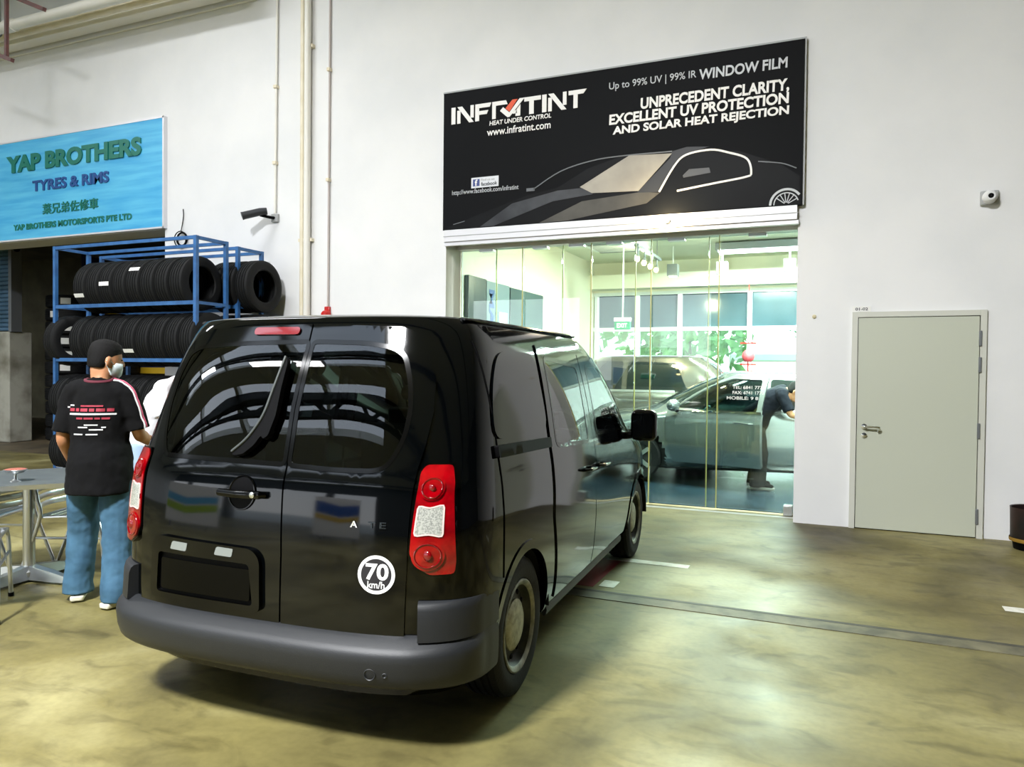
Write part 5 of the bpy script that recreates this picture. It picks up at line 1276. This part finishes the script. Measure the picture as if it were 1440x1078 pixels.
# ---------------------------------------------------------------- outdoors, front and back
struct(MB().box(-60, 60, 14.1, 90, -.25, -.02).out('ground_garden', mat('pale_grass', '#9fb487', .9, col2='#8aa274', scale=2), smooth=0))
struct(MB().box(-90, 60, -90, -14.2, -.25, -.02).out('ground_forecourt', mat('pale_forecourt_concrete', '#b5b4ac', .8), smooth=0))
M_leaf = mat('light_green_leaves', '#8fb877', .8, col2='#4f7d44', scale=3.5, lo=.3, hi=.7); M_bark = mat('grey_brown_bark', '#6d6254', .9)
def tree(label, x, y, h, r, seed):
    rr = random.Random(seed); t = thing('tree', label, 'tree', (x, y, -.02), group='trees beyond the showroom')
    MB().tube([(x, y, -.02), (x+.1, y, h*.3), (x, y+.1, h*.6)], [.16, .13, .08], 10).out('trunk', M_bark, t)
    mb = MB()
    for i in range(420):
        u = Vector((rr.gauss(0, 1), rr.gauss(0, 1), rr.gauss(0, 1))).normalized()*rr.random()**.33
        c = Vector((x+u.x*r, y+u.y*r, h*.62+u.z*h*.42)); a = Vector((rr.gauss(0, 1), rr.gauss(0, 1), rr.gauss(0, 1))).normalized(); b = a.orthogonal().normalized(); s_ = rr.uniform(.18, .38)
        mb.add([c-a*s_, c+b*s_*.5, c+a*s_, c-b*s_*.5], [(0, 1, 2, 3)])
    mb.out('crown', M_leaf, t, smooth=0, fix=False)
for i, (x, y, h, r, lab) in enumerate([(-10, 27, 5, 2.4, 'pale tree seen through the far glass at the left'), (-7.0, 33, 6.2, 2.5, 'pale tree seen through the far glass above the tall car'), (-4.6, 26, 4.4, 2.2, 'pale tree seen through the far glass behind the silver car'), (.6, 36, 5.6, 2.4, 'pale tree behind the white tent at the far right')]): tree(lab, x, y, h, r, i+3)
t = thing('tent', 'white pointed canopy tent outside beyond the showroom', 'tent', (-1.75, 30, 0))
M_tent = mat('white_tent_cloth', '#f4f6f8', .8)
mb = MB(); c = (-1.75, 30); w_ = 1.7; mb.add([(c[0]-w_, c[1]-w_, 2.12), (c[0]+w_, c[1]-w_, 2.12), (c[0]+w_, c[1]+w_, 2.12), (c[0]-w_, c[1]+w_, 2.12), (c[0], c[1], 3.02)], [(0, 1, 4), (1, 2, 4), (2, 3, 4), (3, 0, 4)]); 
for a, b in ((0, 1), (1, 2), (2, 3), (3, 0)):
    q = [(c[0]-w_, c[1]-w_), (c[0]+w_, c[1]-w_), (c[0]+w_, c[1]+w_), (c[0]-w_, c[1]+w_)]; mb.add([(*q[a], 2.12), (*q[b], 2.12), (*q[b], 1.9), (*q[a], 1.9)], [(0, 1, 2, 3)])
cn = mb.out('canopy', M_tent, t, smooth=0); q = cn.modifiers.new('s', 'SOLIDIFY'); q.thickness = .02
for dx in (-1, 1):
    for dy in (-1, 1): MB().box(c[0]+dx*w_-.03, c[0]+dx*w_+.03, c[1]+dy*w_-.03, c[1]+dy*w_+.03, -.02, 2.12).out('pole', M_white, t)
# coloured display boards behind the camera that the van's paint mirrors
def board(label, x, y, wd, h, rz, cols):
    t = thing('display_board', label, 'display board', (x, y, 0), rz)
    MB().box(-wd/2, wd/2, -.03, .03, .15, h).out('panel', mat('white_board', '#e9ebee', .5), t, world=False, bevel=.005)
    for i, (cc, z0, z1) in enumerate(cols):
        mb = MB(); pts = [(-wd/2+.05, z0), (0, z0-.12), (wd/2-.05, z0+.06), (wd/2-.05, z1+.06), (0, z1-.12), (-wd/2+.05, z1)]
        mb.prism(pts, 0, .004, lambda a, b, d: (a, .031+d, b)); mb.out('stripe', mat('stripe_%s' % cc.strip('#'), cc, .5), t, world=False)
    for sx_ in (-1, 1): MB().box(sx_*wd*.35-.02, sx_*wd*.35+.02, -.25, .25, 0, .15).out('foot', M_steel, t, world=False)
board('white display board with blue and green waves behind the camera', -8.6, -3.0, 2.6, 1.9, -.75, [('#5fb2e2', .9, 1.15), ('#a7c93c', .6, .85)])
board('white display board with a blue and yellow swoosh far behind the camera', -5.2, -6.0, 2.2, 2.2, -.35, [('#2456a8', 1.1, 1.6), ('#d9b63a', .85, 1.05)])
